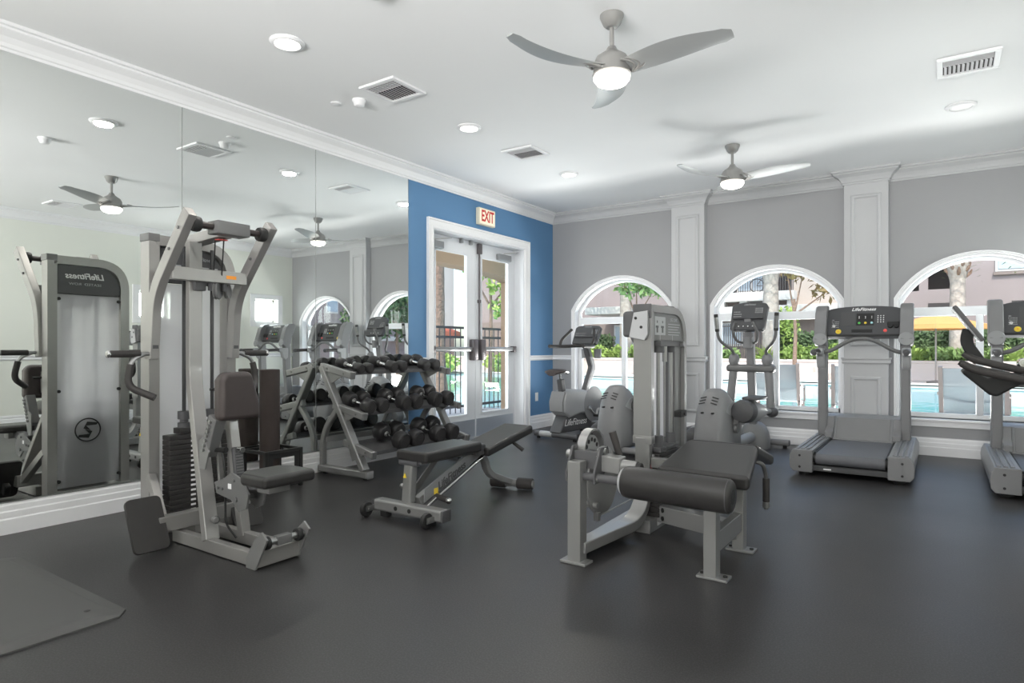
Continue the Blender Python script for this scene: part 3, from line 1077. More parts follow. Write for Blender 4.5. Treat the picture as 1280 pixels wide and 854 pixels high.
def palm(x, y, z, h, r, m, label, lean=0.0, crown=True, boots=False):
    t = thing('palm_tree', label, 'palm tree', (x, y, z), 0, 'palm trunks round the pool')
    n = 26
    pts, rs = [], []
    for i in range(n + 1):
        f = i / n
        pts.append((lean * f, 0, -0.05 + h * f))
        k = r * (1.18 - 0.25 * f + 0.35 * math.exp(-f * 14)) * (1 + 0.025 * (i % 2))
        if boots and f > 0.72:
            k *= 1 + 0.55 * math.sin((f - 0.72) / 0.28 * PI)
        rs.append(k)
    MB().tube(pts, rs, 14).build('trunk', m, t)
    if boots:
        bt = MB()
        for k in range(30):
            a = k * 2.4
            zz = h * (0.74 + 0.22 * (k / 30))
            rr = r * 1.25
            p0 = Vector((rr * 0.8 * math.cos(a) + lean * 0.85, rr * 0.8 * math.sin(a), zz))
            p1 = p0 + Vector((0.42 * r * math.cos(a) * 2, 0.42 * r * math.sin(a) * 2, 0.26))
            bt.tube([p0, (p0 + p1) / 2 + Vector((0.05 * math.cos(a), 0.05 * math.sin(a), 0)), p1], [0.07, 0.06, 0.02], 6)
        bt.build('frond_boots', 'brown_bark', t)
    if crown:
        fr = MB()
        for k in range(12):
            a = k * PI / 6 + 0.2
            d = Vector((math.cos(a), math.sin(a), 0))
            sd = Vector((-d.y, d.x, 0))
            tip = Vector((lean, 0, h))
            for i in range(15):
                f = i / 14
                p = tip + d * (2.6 * f) + Vector((0, 0, 1.0 * f - 2.2 * f * f))
                for s in (-1, 1):
                    ln = 0.55 * math.sin(PI * min(1, f * 0.9 + 0.08))
                    q = p + sd * s * ln + Vector((0, 0, -0.25 * ln)) + d * 0.15
                    fr.quad(p, p + d * 0.07, q + d * 0.03, q)
        fr.build('crown', 'leaf', t, smooth=False)
    return t


palm(0.52, 29.2, 0.40, 4.6, 0.24, 'bark', 'pale palm trunk with ragged top seen in the right window', boots=True)
palm(-6.15, 29.2, 0.40, 5.2, 0.30, 'bark', 'smooth pale palm trunk in the middle window', boots=True)
palm(-12.9, 29.0, 0.40, 6.0, 0.26, 'bark', 'pale palm trunk in the left window', boots=False)
palm(-15.3, 27.2, GZ, 6.0, 0.42, 'brown_bark', 'thick brown shaggy palm trunk in the left window', boots=True)
palm(-15.2, 17.6 + 9.0, GZ, 6.5, 0.36, 'brown_bark', 'brown palm trunk behind the cable tower', boots=True)
palm(-12.15, 13.9, GZ, 6.5, 0.26, 'brown_bark', 'reddish shaggy palm trunk seen through the left door leaf', boots=True)


def tree(x, y, z, h, blobs, m, label, n=1500, size=0.12, trunk=0.09):
    t = thing('tree', label, 'tree', (x, y, z), 0, 'leafy trees round the pool')
    mb = MB()
    leaf_cloud(mb, blobs, n, size, rnd, 0.3)
    mb.build('crown', m, t, smooth=False)
    st = MB()
    st.tube([(0, 0, -0.05), (0.05, 0, h * 0.4), (0, 0.05, h * 0.75)], [trunk, trunk * 0.75, trunk * 0.5], 8)
    for c, r in blobs:
        st.tube([(0, 0.03, h * 0.6), ((c[0]) * 0.6, c[1] * 0.6, h * 0.6 + (c[2] - h * 0.6) * 0.6), c], [trunk * 0.5, trunk * 0.3, 0.012], 6)
    st.build('trunk', 'brown_bark', t)
    return t


tree(-4.75, 26.6, GZ, 4.2, [((0.4, 0, 4.5), (1.2, 0.8, 0.8)), ((1.3, 0.1, 3.5), (0.8, 0.6, 0.55)), ((-0.4, 0, 5.2), (0.9, 0.7, 0.6))], 'leaf_rust', 'sparse rusty-green tree at the upper right of the middle window', n=620, size=0.15)
tree(-11.1, 24.9 + 1.2, GZ, 4.2, [((0, 0, 4.3), (1.2, 0.8, 0.9)), ((-0.9, 0, 4.9), (0.8, 0.6, 0.6)), ((0.8, 0.2, 3.9), (0.6, 0.5, 0.6))], 'leaf', 'leafy green tree above the cable tower in the left window', n=900, size=0.15)
tree(-5.9, 29.7, 0.45, 2.2, [((0.3, 0, 1.6), (0.55, 0.4, 0.9))], 'leaf_bright', 'slender bright green sapling right of the middle palm', n=420, size=0.12, trunk=0.03)
tree(-13.9, 19.0, GZ, 4.6, [((0, 0, 4.7), (1.6, 1.2, 0.9)), ((1.0, 0, 3.7), (1.0, 0.8, 0.8)), ((-1.3, -0.4, 5.2), (1.1, 0.8, 0.6)), ((0.7, 0.2, 2.7), (0.8, 0.7, 0.5))], 'leaf_bright', 'bright leafy tree seen through the right door leaf', n=2300, size=0.14)
# tree(1.3, 16.6, GZ, 7.0, [((0.2, 0, 9.5), (0.5, 0.5, 0.5))], 'leaf_dark', 'dark tree reflected in the mirror above the rightmost arch', n=200) if False else None

# ---- apartment building beyond the pool
FY = 33.0
ab = thing('apartment_building', 'pinkish beige apartment building with balconies beyond the pool', 'building', (-10, FY, GZ))
O = (-10, FY, GZ)


def bpart(name, m, parent=None, lo=None, hi=None, bevel=0.0):
    return MB(O).span(lo, hi).build(name, m, parent or ab, bevel=bevel, smooth=False)


# wall with openings left as set-back recesses
mb = MB(O)
HT = 9.0
ops = [(-9.6, -6.0, 3.86, 6.0), (-0.47, 0.42, 3.66, 5.1), (-1.75, -0.80, 3.62, 4.75), (-20.5, -17.2, 3.9, 6.2), (3.6, 5.2, 3.66, 5.1)]
ops.sort()
x = -26.0
for a, b, z0, z1 in ops:
    mb.span((x, FY, GZ), (a, FY + 6, HT))
    mb.span((a, FY, GZ), (b, FY + 6, z0))
    mb.span((a, FY, z1), (b, FY + 6, HT))
    x = b
mb.span((x, FY, GZ), (14, FY + 6, HT))
mb.build('wall', 'stucco', ab, smooth=False)
for a, b, z0, z1 in ops:
    bpart('recess', 'dark_open', None, (a - 0.02, FY + 1.3, z0 - 0.02), (b + 0.02, FY + 1.36, z1 + 0.02))
# balcony of the middle window
bl = bpart('balcony', 'white_stucco', None, (-9.75, FY - 0.75, 3.42), (-5.75, FY + 0.1, 3.86), 0.02)
for k in range(4):
    MB(O).span((-9.4 + k * 1.1, FY - 0.62, 3.18), (-9.05 + k * 1.1, FY, 3.42)).build('bracket', 'white_stucco', bl, smooth=False)
rl = MB(O)
rl.span((-9.7, FY - 0.68, 4.86), (-5.8, FY - 0.62, 4.92))
for k in range(34):
    xx = -9.65 + k * 0.116
    rl.span((xx, FY - 0.665, 3.84), (xx + 0.025, FY - 0.635, 4.88))
rl.build('railing', 'iron', bl, smooth=False)
w_ = bpart('window', 'white_stucco', None, (-8.9, FY + 1.20, 4.0), (-7.4, FY + 1.30, 5.9))
MB(O).span((-8.8, FY + 1.17, 4.1), (-8.2, FY + 1.2, 5.8)).span((-8.1, FY + 1.17, 4.1), (-7.5, FY + 1.2, 5.8)).build('pane', 'win_pane', w_, smooth=False)
# white band and taupe base storey
bpart('band', 'white_stucco', None, (-12.2, FY - 0.9, 2.72), (-3.9, FY + 0.05, 3.16), 0.02)
bpart('base_wall', 'taupe', None, (-26, FY - 0.12, GZ), (-2.3, FY + 0.02, 2.75))
bpart('base_wall', 'taupe', None, (2.0, FY - 0.10, GZ), (14, FY + 0.02, 1.6))
bpart('base_wall', 'cream_stucco', None, (-5.9, FY - 0.06, 3.2), (-2.3, FY + 0.02, HT - 0.1))
bpart('canopy', 'white_stucco', None, (-15.6, FY - 3.2, 2.86), (-13.2, FY + 0.05, 3.24), 0.02)
w_ = bpart('window', 'white_stucco', None, (1.86, FY - 0.06, 4.28), (3.9, FY + 0.02, 5.15))
MB(O).span((1.96, FY - 0.09, 4.38), (2.82, FY - 0.06, 5.05)).build('pane', 'win_pane', w_, smooth=False)
MB(O).span((2.92, FY - 0.09, 4.38), (3.80, FY - 0.06, 5.05)).build('pane', 'win_pane', w_, smooth=False)
bpart('ledge', 'taupe', None, (1.8, FY - 0.12, 4.14), (4.0, FY + 0.02, 4.26))
bpart('vent_slot', 'dark_open', None, (-0.47, FY - 0.02, 2.88), (0.42, FY + 0.05, 3.06))
bpart('vent_slot', 'dark_open', None, (2.4, FY - 0.02, 2.88), (5.0, FY + 0.05, 3.06))
for a, b in ((-15.2, -14.2), (-12.3, -11.3), (-9.5, -8.3)):
    w_ = bpart('window', 'white_stucco', None, (a - 0.1, FY - 0.20, 1.2), (b + 0.1, FY - 0.1, 2.4))
    MB(O).span((a, FY - 0.23, 1.3), (b, FY - 0.20, 2.3)).build('pane', 'win_pane', w_, smooth=False)
bpart('roof', 'taupe', None, (-26.2, FY - 0.5, HT), (14.4, FY + 6.5, HT + 0.35))

# bicycle kept on the balcony
bk = thing('bicycle', 'dark bicycle standing on the balcony in the middle window', 'bicycle', (-7.05, FY - 0.30, 3.86))
for s in (-0.50, 0.50):
    MB().tube([(s + 0.33 * math.cos(a * PI / 12), 0, 0.34 + 0.33 * math.sin(a * PI / 12)) for a in range(24)], 0.022, 6, closed=True).build('wheel', 'black', bk)
fb = MB()
for p, q in (((-0.5, 0, 0.34), (-0.05, 0, 0.30)), ((-0.05, 0, 0.30), (-0.18, 0, 0.85)), ((-0.18, 0, 0.80), (0.38, 0, 0.82)), ((-0.05, 0, 0.30), (0.38, 0, 0.78)), ((-0.5, 0, 0.34), (-0.18, 0, 0.80)), ((0.5, 0, 0.34), (0.36, 0, 0.95))):
    fb.cyl(p, q, 0.02, None, 8)
fb.build('frame', 'iron', bk)
MB().span((-0.28, -0.06, 0.86), (-0.06, 0.06, 0.92), 0.02).build('saddle', 'black', bk)
MB().cyl((0.36, -0.28, 0.98), (0.36, 0.28, 0.98), 0.015).build('handlebar', 'black', bk)

# dark fence behind the middle planter
fn = thing('picket_fence', 'dark upright picket fence behind the middle window planter', 'fence', (-8.4, 31.2, GZ))
mb = MB()
for k in range(40):
    mb.span((-1.95 + k * 0.1, -0.02, 0), (-1.91 + k * 0.1, 0.02, 2.4))
mb.build('pickets', 'iron', fn, smooth=False)
for z in (0.6, 2.25):
    MB().span((-2, -0.03, z), (2.05, 0.03, z + 0.07)).build('rail', 'iron', fn, smooth=False)


def umbrella(x, y, z, h, r, m, label):
    t = thing('patio_umbrella', label, 'umbrella', (x, y, z), 0, 'patio umbrellas by the pool')
    MB().cyl((0, 0, 0), (0, 0, h + 0.25), 0.03).build('pole', 'chair_frame', t)
    MB().lathe([(0.001, 0), (0.28, 0), (0.28, 0.06), (0.05, 0.10), (0.001, 0.1)], (0, 0, 0)).build('base', 'iron', t)
    c = MB()
    n = 8
    top = Vector((0, 0, h + 0.22))
    ring = [Vector((r * math.cos(2 * PI * k / n), r * math.sin(2 * PI * k / n), h - 0.18)) for k in range(n)]
    low = [p + Vector((0, 0, -0.14)) for p in ring]
    for k in range(n):
        c.quad(top, ring[k], ring[(k + 1) % n], top)if False else c.bm.faces.new([c.bm.verts.new(v) for v in (top, ring[k], ring[(k + 1) % n])])
        c.quad(ring[k], low[k], low[(k + 1) % n], ring[(k + 1) % n])
    o_ = c.build('canopy', m, t, smooth=False)
    md = o_.modifiers.new('solid', 'SOLIDIFY')
    md.thickness = 0.01
    rb = MB()
    for k in range(n):
        rb.cyl((0, 0, h - 0.1), ring[k], 0.012, None, 6)
    rb.build('ribs', 'chair_frame', t)
    return t


umbrella(-0.15, 26.6, GZ, 2.20, 1.55, 'umbrella', 'open orange patio umbrella beyond the pool in the right window')
umbrella(-14.6, 16.4, GZ, 1.95, 1.1, 'umbrella_red', 'open red patio umbrella seen through the left door leaf')


def sling_chair(x, y, rz, label):
    t = thing('patio_chair', label, 'chair', (x, y, GZ), rz, 'grey mesh patio chairs by the pool')
    for s in (-1, 1):
        mb = MB()
        mb.rect(fillet([(s * 0.31, -0.42, 1.02), (s * 0.31, -0.24, 0.44), (s * 0.31, 0.30, 0.44)], 0.08), 0.03, 0.045, (1, 0, 0))
        mb.build('side_rail', 'chair_frame', t)
        MB().rect([(s * 0.315, 0.28, 0.44), (s * 0.315, 0.31, 0)], 0.03, 0.04, (1, 0, 0)).build('leg', 'chair_frame', t)
        MB().rect([(s * 0.315, -0.26, 0.46), (s * 0.315, -0.36, 0)], 0.03, 0.04, (1, 0, 0)).build('leg', 'chair_frame', t)
        MB().rect(fillet([(s * 0.335, 0.28, 0.44), (s * 0.335, 0.26, 0.66), (s * 0.335, -0.32, 0.70)], 0.06), 0.04, 0.025, (1, 0, 0)).build('armrest', 'chair_frame', t)
    mb = MB()
    path = fillet([(0, -0.415, 1.0), (0, -0.235, 0.455), (0, 0.30, 0.45)], 0.08)
    mb.rect(path, 0.008, 0.60, (1, 0, 0))
    mb.build('sling', 'sling', t, smooth=False)
    br = MB()
    br.tube([(-0.31, -0.25, 0.66), (-0.1, -0.20, 0.60), (0.1, -0.20, 0.60), (0.31, -0.25, 0.66)], 0.012, 8)
    br.build('crossbar', 'steel', t)
    return t


sling_chair(0.33, 9.35, R(-4), 'grey mesh patio chair outside the right window')
sling_chair(-2.02, 10.07, R(4), 'grey mesh patio chair outside the middle window, behind the elliptical')
sling_chair(-0.92, 9.75, R(6), 'grey mesh patio chair outside between the treadmill and the middle window')
sling_chair(-3.35, 9.60, R(0), 'grey mesh patio chair outside the left window')

# ---- porch outside the door with an arched opening, iron pool fence beyond it
PX = -6.75
mb = MB()
mb.span((PX - 0.35, 1.0, GZ), (PX, 5.6, 3.3))
mb.span((PX - 0.35, 10.07, GZ), (PX, 10.7, 3.3))
n = 20
poly = []
for i in range(n + 1):
    f = i / n
    yy = 5.6 + (10.07 - 5.6) * f
    poly.append((PX - 0.35, yy, 2.38 + 0.14 * math.sin(PI * f) ** 0.6))
poly += [(PX - 0.35, 10.07, 3.3), (PX - 0.35, 5.6, 3.3)]
mb.prism(poly, (0.35, 0, 0))
o = mb.build('porch_wall', 'tan_stucco', smooth=False)
struct(o, 'tan stucco porch arch outside the door')
struct(MB().span((PX - 0.5, 1.0, 3.3), (XL - 0.2, 10.7, 3.45)).build('porch_roof', 'white_stucco', smooth=False), 'porch roof outside the door')

pf = thing('pool_fence', 'dark iron pool fence with thin upright bars outside the door', 'fence', (-7.6, 10.0, GZ))
for z in (1.60, 1.42, 0.10):
    MB((-7.6, 10.0, GZ)).span((-7.62, 5.0, z + GZ), (-7.58, 12.95, z + 0.045 + GZ)).build('rail', 'iron', pf, smooth=False)
for k in range(51):
    yy = 5.1 + k * 0.155
    MB((-7.6, 10.0, GZ)).span((-7.609, yy - 0.007, GZ), (-7.593, yy + 0.007, GZ + 1.62)).build('bar', 'iron', pf, smooth=False)
for yy in (6.4, 12.9):
    MB((-7.6, 10.0, GZ)).span((-7.63, yy - 0.03, GZ), (-7.57, yy + 0.03, GZ + 1.72)).build('post', 'iron', pf, smooth=False)

# building seen through the door, across the pool to the left
O2 = (-27, 24, GZ)
wb = thing('apartment_building', 'pale building with brown recesses seen through the double door', 'building', O2)
mb = MB(O2)
mb.span((-33, 18, GZ), (-27, 26.6, 9))
mb.span((-33, 29.2, GZ), (-27, 32.8, 9))
mb.span((-33, 26.6, GZ), (-27, 29.2, 3.2))
mb.span((-33, 26.6, 8), (-27, 29.2, 9))
mb.build('wall', 'white_stucco', wb, smooth=False)
MB(O2).span((-29.0, 26.5, 3.2), (-28.9, 29.3, 8)).build('recess', 'taupe', wb, smooth=False)
MB(O2).span((-27, 26.4, 2.7), (-26.4, 29.4, 3.4)).build('balcony', 'cream_stucco', wb, smooth=False)
MB(O2).span((-27.1, 18, GZ), (-26.95, 32.8, 2.2)).build('base_wall', 'taupe', wb, smooth=False)
for k, (xx, yy) in enumerate(((-17.5, 24.5 + 1.2), (-19.2, 27.0), (-15.6, 26.2), (-20.5, 24.0))):
    shrub(xx, yy, GZ, (0.9, 0.9, 0.55), 'leaf_bright' if k % 2 else 'leaf', ['low round shrub on the far deck, behind the fence bars of the right door leaf', 'bright low shrub farthest back through the door', 'low green shrub on the far deck nearest the left window', 'bright low shrub behind the left door leaf'][k], n=500, size=0.14, group='shrubs across the pool')
# east side of the courtyard, seen only in the mirror
O3 = (16, 21, GZ)
eb = thing('apartment_building', 'mauve building with one blue window, reflected in the mirror above the treadmills', 'building', O3)
mb = MB(O3)
mb.span((16, 18.6, GZ), (22, 32.5, 9))
mb.build('wall', 'stucco', eb, smooth=False)
w_ = MB(O3).span((15.94, 20.75, 2.85), (16.0, 21.5, 3.95)).build('window', 'white_stucco', eb, smooth=False)
MB(O3).span((15.91, 20.83, 2.93), (15.94, 21.42, 3.87)).build('pane', 'win_pane', w_, smooth=False)
MB(O3).span((15.7, 18.6, 1.5), (16.05, 32.5, 1.75)).build('band', 'white_stucco', eb, smooth=False)
MB(O3).span((15.6, 18.4, 9), (22.3, 32.7, 9.3)).build('roof', 'taupe', eb, smooth=False)
umbrella(12.4, 16.6, GZ, 1.9, 1.5, 'umbrella', 'orange patio umbrella reflected in the mirror behind the treadmill consoles')
tree(10.9, 20.6, GZ, 4.0, [((0, 0, 3.6), (1.5, 1.5, 1.3)), ((0.6, -1.3, 2.4), (1.2, 1.2, 1.0)), ((-0.3, 1.0, 2.2), (1.2, 1.2, 1.0)), ((0, 0, 5.0), (1.2, 1.2, 0.8))], 'leaf_dark', 'dense dark green tree reflected in the mirror beside the blue wall', n=2600, size=0.17)

# ================================================================== SEATED ROW MACHINE (left, by the mirror)
RO = (-3.5, 2.1, 0)
row = thing('seated_row_machine', 'tall grey seated row machine with chest pad, standing nearest the camera by the mirror', 'gym machine', RO)


def rp(name, mb, m, parent=None, bevel=0.004, **k):
    return mb.build(name, m, parent or row, bevel=bevel, **k)


XT = -3.92          # tower plane
# tower frame: post, arched top and far post in one flat tube
mb = MB(RO)
mb.rect(fillet([(XT, 1.912, 0.0), (XT, 1.912, 1.765), (XT, 2.405, 1.765), (XT, 2.405, 0.0)], [0.012, 0.20], 10), 0.062, 0.10, (1, 0, 0))
rp('tower_frame', mb, 'warm_silver')
rp('post_cap', MB(RO).span((XT - 0.052, 1.876, 1.755), (XT + 0.052, 1.945, 1.802)), 'dark_silver')
mb = MB(RO)
mb.rect([(XT, 1.90, 0.035), (XT, 2.44, 0.035)], 0.12, 0.07)
mb.rect([(XT + 0.10, 2.16, 0.06), (-3.60, 2.16, 0.06)], 0.30, 0.05)
rp('tower_base', mb, 'warm_silver')
# rounded dark placards back and front with lettering
ARCHP = [(1.945, 1.52), (2.372, 1.52), (2.372, 1.585), (2.345, 1.66), (2.29, 1.712), (2.22, 1.730), (1.945, 1.730)]
for xx, nm in ((XT - 0.040, 'rear_placard'), (XT + 0.012, 'front_placard')):
    pc = rp(nm, MB(RO).prism([(xx, y, z) for y, z in ARCHP], (0.012, 0, 0)), 'charcoal', bevel=0.002)
    if nm == 'rear_placard':
        text('lettering', 'LifeFitness', 0.062, 'white_mark', pc, Vector((xx - 0.001, 2.13, 1.655)) - Vector(RO), LEFT_FACE, shear=0.25, font_bold=True)
        text('lettering', 'SEATED  ROW', 0.026, 'grey_mark', pc, Vector((xx - 0.001, 2.13, 1.595)) - Vector(RO), LEFT_FACE, sx=1.3)
    else:
        text('lettering', 'LifeFitness', 0.034, 'grey_mark', pc, Vector((xx + 0.013, 2.23, 1.68)) - Vector(RO), RIGHT_FACE, shear=0.2)
        mk = MB(RO)
        for k in range(5):
            mk.span((xx + 0.012, 2.04 + k * 0.06, 1.56), (xx + 0.013, 2.075 + k * 0.06, 1.60 + 0.012 * (k % 2)))
            mk.span((xx + 0.012, 2.04 + k * 0.06, 1.625), (xx + 0.013, 2.085 + k * 0.06, 1.632))
        mk.build('diagram', 'grey_mark', pc, smooth=False)
# frosted shroud held by black clips, emblem ring
sh = rp('shroud', MB(RO).span((XT - 0.030, 1.950, 0.085), (XT - 0.024, 2.368, 1.515)), 'frosted', bevel=0, smooth=False)
for y in (1.955, 2.363):
    for z in (0.14, 0.80, 1.48):
        rp('clip', MB(RO).cyl((XT - 0.050, y, z), (XT - 0.010, y, z), 0.012), 'black', sh, bevel=0.002)
em = MB(RO)
cy_, cz_ = 2.15, 0.50
em.tube([(XT - 0.031, cy_ + 0.085 * math.cos(a * PI / 18), cz_ + 0.085 * math.sin(a * PI / 18)) for a in range(36)], 0.005, 6, closed=True)
em.prism([(XT - 0.033, cy_ + y, cz_ + z) for y, z in ((0.068, 0.05), (-0.005, 0.062), (-0.030, 0.012), (0.02, -0.006), (-0.012, 0.032), (0.060, 0.034))], (0.003, 0, 0))
em.prism([(XT - 0.033, cy_ + y, cz_ + z) for y, z in ((-0.068, -0.05), (0.005, -0.062), (0.030, -0.012), (-0.02, 0.006), (0.012, -0.032), (-0.060, -0.034))], (0.003, 0, 0))
rp('emblem', em, 'black', sh, bevel=0, smooth=False)
# weight stack
ws = MB(RO)
for k in range(17):
    ws.span((-3.885, 1.965, 0.085 + k * 0.030), (-3.80, 2.335, 0.1125 + k * 0.030), 0.003, 1)
st = rp('weight_stack', ws, 'cast', bevel=0)
nm = MB(RO)
for k in range(17):
    nm.span((-3.801, 2.095, 0.094 + k * 0.030), (-3.7985, 2.125, 0.106 + k * 0.030))
rp('weight_numbers', nm, 'white_mark', st, bevel=0, smooth=False)
rp('top_plate', MB(RO).span((-3.885, 2.03, 0.597), (-3.80, 2.27, 0.632), 0.004), 'cast', bevel=0)
for y in (2.075, 2.255):
    rp('stack_collar', MB(RO).lathe([(0.001, 0), (0.036, 0), (0.036, 0.030), (0.024, 0.032), (0.024, 0.050), (0.036, 0.052), (0.036, 0.10), (0.001, 0.10)], (-3.843, y, 0.632)), 'charcoal', bevel=0)
for y in (2.075, 2.255):
    rp('guide_rod', MB(RO).cyl((-3.843, y, 0.08), (-3.843, y, 1.74), 0.011), 'rod', bevel=0)
rp('stack_cable', MB(RO).cyl((-3.843, 2.165, 0.63), (-3.843, 2.165, 1.60), 0.004), 'black', bevel=0)

# overhead beam with pivot block and pivot shaft
bm_ = MB(RO)
bm_.rect([(XT, 2.13, 1.775), (-3.49, 2.13, 1.800)], 0.085, 0.06)
rp('overhead_beam', bm_, 'warm_silver')
rp('pivot_block', MB(RO).span((-3.51, 2.03, 1.775), (-3.40, 2.235, 1.85), 0.006), 'dark_silver', bevel=0)
lb = MB(RO).span((-3.55, 2.10, 1.757), (-3.51, 2.16, 1.7605))
rp('warning_label', lb, 'red_button', bevel=0, smooth=False)
rp('pivot_shaft', MB(RO).cyl((-3.455, 1.90, 1.815), (-3.455, 2.38, 1.815), 0.020), 'brown_pad', bevel=0)
for y in (1.93, 2.345):
    rp('pivot_bearing', MB(RO).lathe([(0.001, -0.025), (0.040, -0.022), (0.044, -0.010), (0.044, 0.010), (0.040, 0.022), (0.001, 0.025)], (-3.455, y, 1.815), (0, 1, 0)), 'black', bevel=0)
# two swinging arms, each bent from the vertical up towards the pivot
for s, y in ((-1, 1.885), (1, 2.395)):
    path = fillet([(-3.845, y, 1.055), (-3.81, y, 1.44), (-3.425, y, 1.875)], 0.13, 8)
    arm = rp('press_arm', MB(RO).rect(path, 0.075, 0.052, (0, 1, 0)), 'warm_silver', bevel=0.005)
    for p in ((-3.50, 1.79), (-3.60, 1.68)):
        rp('bolt', MB(RO).cyl((p[0], y - 0.034, p[1]), (p[0], y + 0.034, p[1]), 0.009), 'dark_silver', arm, bevel=0)
    mk = MB(RO)
    for z in (1.115, 1.145):
        mk.span((-3.805, y - 0.016, z), (-3.800, y + 0.016, z + 0.022))
    rp('hand_position_decal', mk, 'charcoal', arm, bevel=0, smooth=False)
    # straight grip pointing outwards, curved grip hanging below
    gx = -3.83
    y2 = y + s * 0.03
    hd = rp('handle_tube', MB(RO).tube(fillet([(gx, y, 1.085), (gx, y + s * 0.245, 1.085)], 0.02), 0.013), 'steel', arm, bevel=0)
    rp('grip', MB(RO).lathe([(0.001, 0), (0.019, 0), (0.020, 0.004), (0.020, 0.155), (0.018, 0.160), (0.001, 0.16)], (gx, y + s * 0.075, 1.085), (0, s, 0)), 'grip', arm, bevel=0)
    rp('end_cap', MB(RO).ball((gx, y + s * 0.243, 1.085), 0.022, 2, (1, 0.6, 1)), 'chrome', arm, bevel=0)
    p2 = fillet([(gx, y + s * 0.05, 1.083), (gx + 0.01, y + s * 0.125, 1.05), (gx + 0.02, y + s * 0.155, 0.90), (gx + 0.12, y + s * 0.05, 0.835)], 0.06, 6)
    rp('handle_tube', MB(RO).tube(p2, 0.012), 'steel', arm, bevel=0)
    rp('grip', MB(RO).tube(p2[6:], 0.020), 'grip', arm, bevel=0)
# cross beam tying the arms together, pulleys below it
rp('cross_beam', MB(RO).rect([(-3.675, 1.905, 1.555), (-3.675, 2.375, 1.555)], 0.05, 0.075), 'warm_silver')
rp('warning_label', MB(RO).span((-3.651, 2.235, 1.545), (-3.648, 2.30, 1.566)), 'orange', bevel=0, smooth=False)
pu = MB(RO)
pu.lathe([(0.001, -0.014), (0.055, -0.014), (0.058, -0.008), (0.050, 0), (0.058, 0.008), (0.055, 0.014), (0.001, 0.014)], (-3.69, 2.20, 1.475), (0.75, 0.65, 0))
pu.lathe([(0.001, -0.012), (0.045, -0.012), (0.047, -0.006), (0.040, 0), (0.047, 0.006), (0.045, 0.012), (0.001, 0.012)], (-3.72, 2.285, 1.475), (0.75, 0.65, 0))
rp('pulley', pu, 'dark_silver', bevel=0)
rp('pulley_bracket', MB(RO).span((-3.75, 2.06, 1.465), (-3.69, 2.13, 1.53), 0.006).span((-3.71, 2.15, 1.47), (-3.67, 2.17, 1.53)).span((-3.71, 2.23, 1.47), (-3.67, 2.25, 1.53)), 'charcoal', bevel=0)
cb = MB(RO)
cb.cyl((-3.70, 2.18, 1.52), (-3.56, 2.11, 1.78), 0.004, None, 6)
cb.cyl((-3.68, 2.22, 1.52), (-3.52, 2.14, 1.78), 0.004, None, 6)
rp('cable', cb, 'black', bevel=0)
# main column kinked forward to the base rail
col = fillet([(-3.74, 2.08, 1.76), (-3.74, 2.08, 0.935), (-3.325, 1.945, 0.06)], 0.10, 6)
rp('main_column', MB(RO).rect(col, 0.082, 0.046, (1, 0, 0)), 'warm_silver', bevel=0.005)
rp('label', MB(RO).span((-3.700, 2.05, 0.885), (-3.696, 2.095, 0.889)), 'white_mark', bevel=0, smooth=False)
# base: two rails, cross beam, braces and front foot brackets
for y in (1.935, 2.13):
    rp('base_rail', MB(RO).rect([(-3.67, y, 0.04), (-2.90, y, 0.04)], 0.045, 0.07), 'warm_silver')
rp('cross_tube', MB(RO).rect([(-3.62, 1.80, 0.13), (-3.62, 2.36, 0.13)], 0.07, 0.085), 'warm_silver')
rp('brace', MB(RO).rect([(-3.885, 1.90, 0.36), (-3.64, 1.845, 0.13)], 0.05, 0.045, (0, 1, 0)), 'warm_silver')
rp('front_cross_tube', MB(RO).rect([(-2.865, 1.90, 0.05), (-2.865, 2.165, 0.05)], 0.05, 0.08), 'warm_silver')
for y in (1.905, 2.158):
    pl_ = [(-2.93, 0.0), (-2.85, 0.0), (-2.755, 0.165), (-2.80, 0.20), (-2.86, 0.15), (-2.93, 0.05)]
    rp('foot_bracket', MB(RO).prism([(x, y - 0.006, z) for x, z in pl_], (0, 0.012, 0)), 'silver', bevel=0.002)
fs = rp('foot_shaft', MB(RO).cyl((-2.81, 1.90, 0.135), (-2.81, 2.165, 0.135), 0.016), 'steel', bevel=0)
for y in (1.935, 2.125):
    rp('shaft_bushing', MB(RO).lathe([(0.001, -0.012), (0.032, -0.012), (0.034, 0), (0.032, 0.012), (0.001, 0.012)], (-2.81, y, 0.135), (0, 1, 0)), 'black', fs, bevel=0)
rp('shaft_sleeve', MB(RO).span((-2.832, 1.99, 0.112), (-2.788, 2.075, 0.158), 0.005), 'dark_silver', fs, bevel=0)
# big slanted foot plates either side
for y0_, y1_ in ((1.645, 1.835), (2.225, 2.415)):
    c = Vector((-3.60, (y0_ + y1_) / 2, 0.150))
    rot = Euler((0, R(-24), 0))
    mb = MB(RO)
    hw_, hh_, rr_ = (y1_ - y0_) / 2, 0.15, 0.03
    poly = []
    for qy, qz, a0 in ((1, 1, 0), (-1, 1, 90), (-1, -1, 180), (1, -1, 270)):
        for k in range(5):
            a = R(a0 + 22.5 * k)
            poly.append(c + rot.to_matrix() @ Vector((-0.011, qy * (hw_ - rr_) + rr_ * math.cos(a), qz * (hh_ - rr_) + rr_ * math.sin(a))))
    mb.prism(poly, rot.to_matrix() @ Vector((0.022, 0, 0)))
    o_ = rp('foot_plate', mb, 'cast', bevel=0.003)
    rp('plate_bumper', MB(RO).box(c + Vector((-0.042, 0, -0.065)), (0.05, 0.04, 0.08), rot), 'black', o_, bevel=0.006)
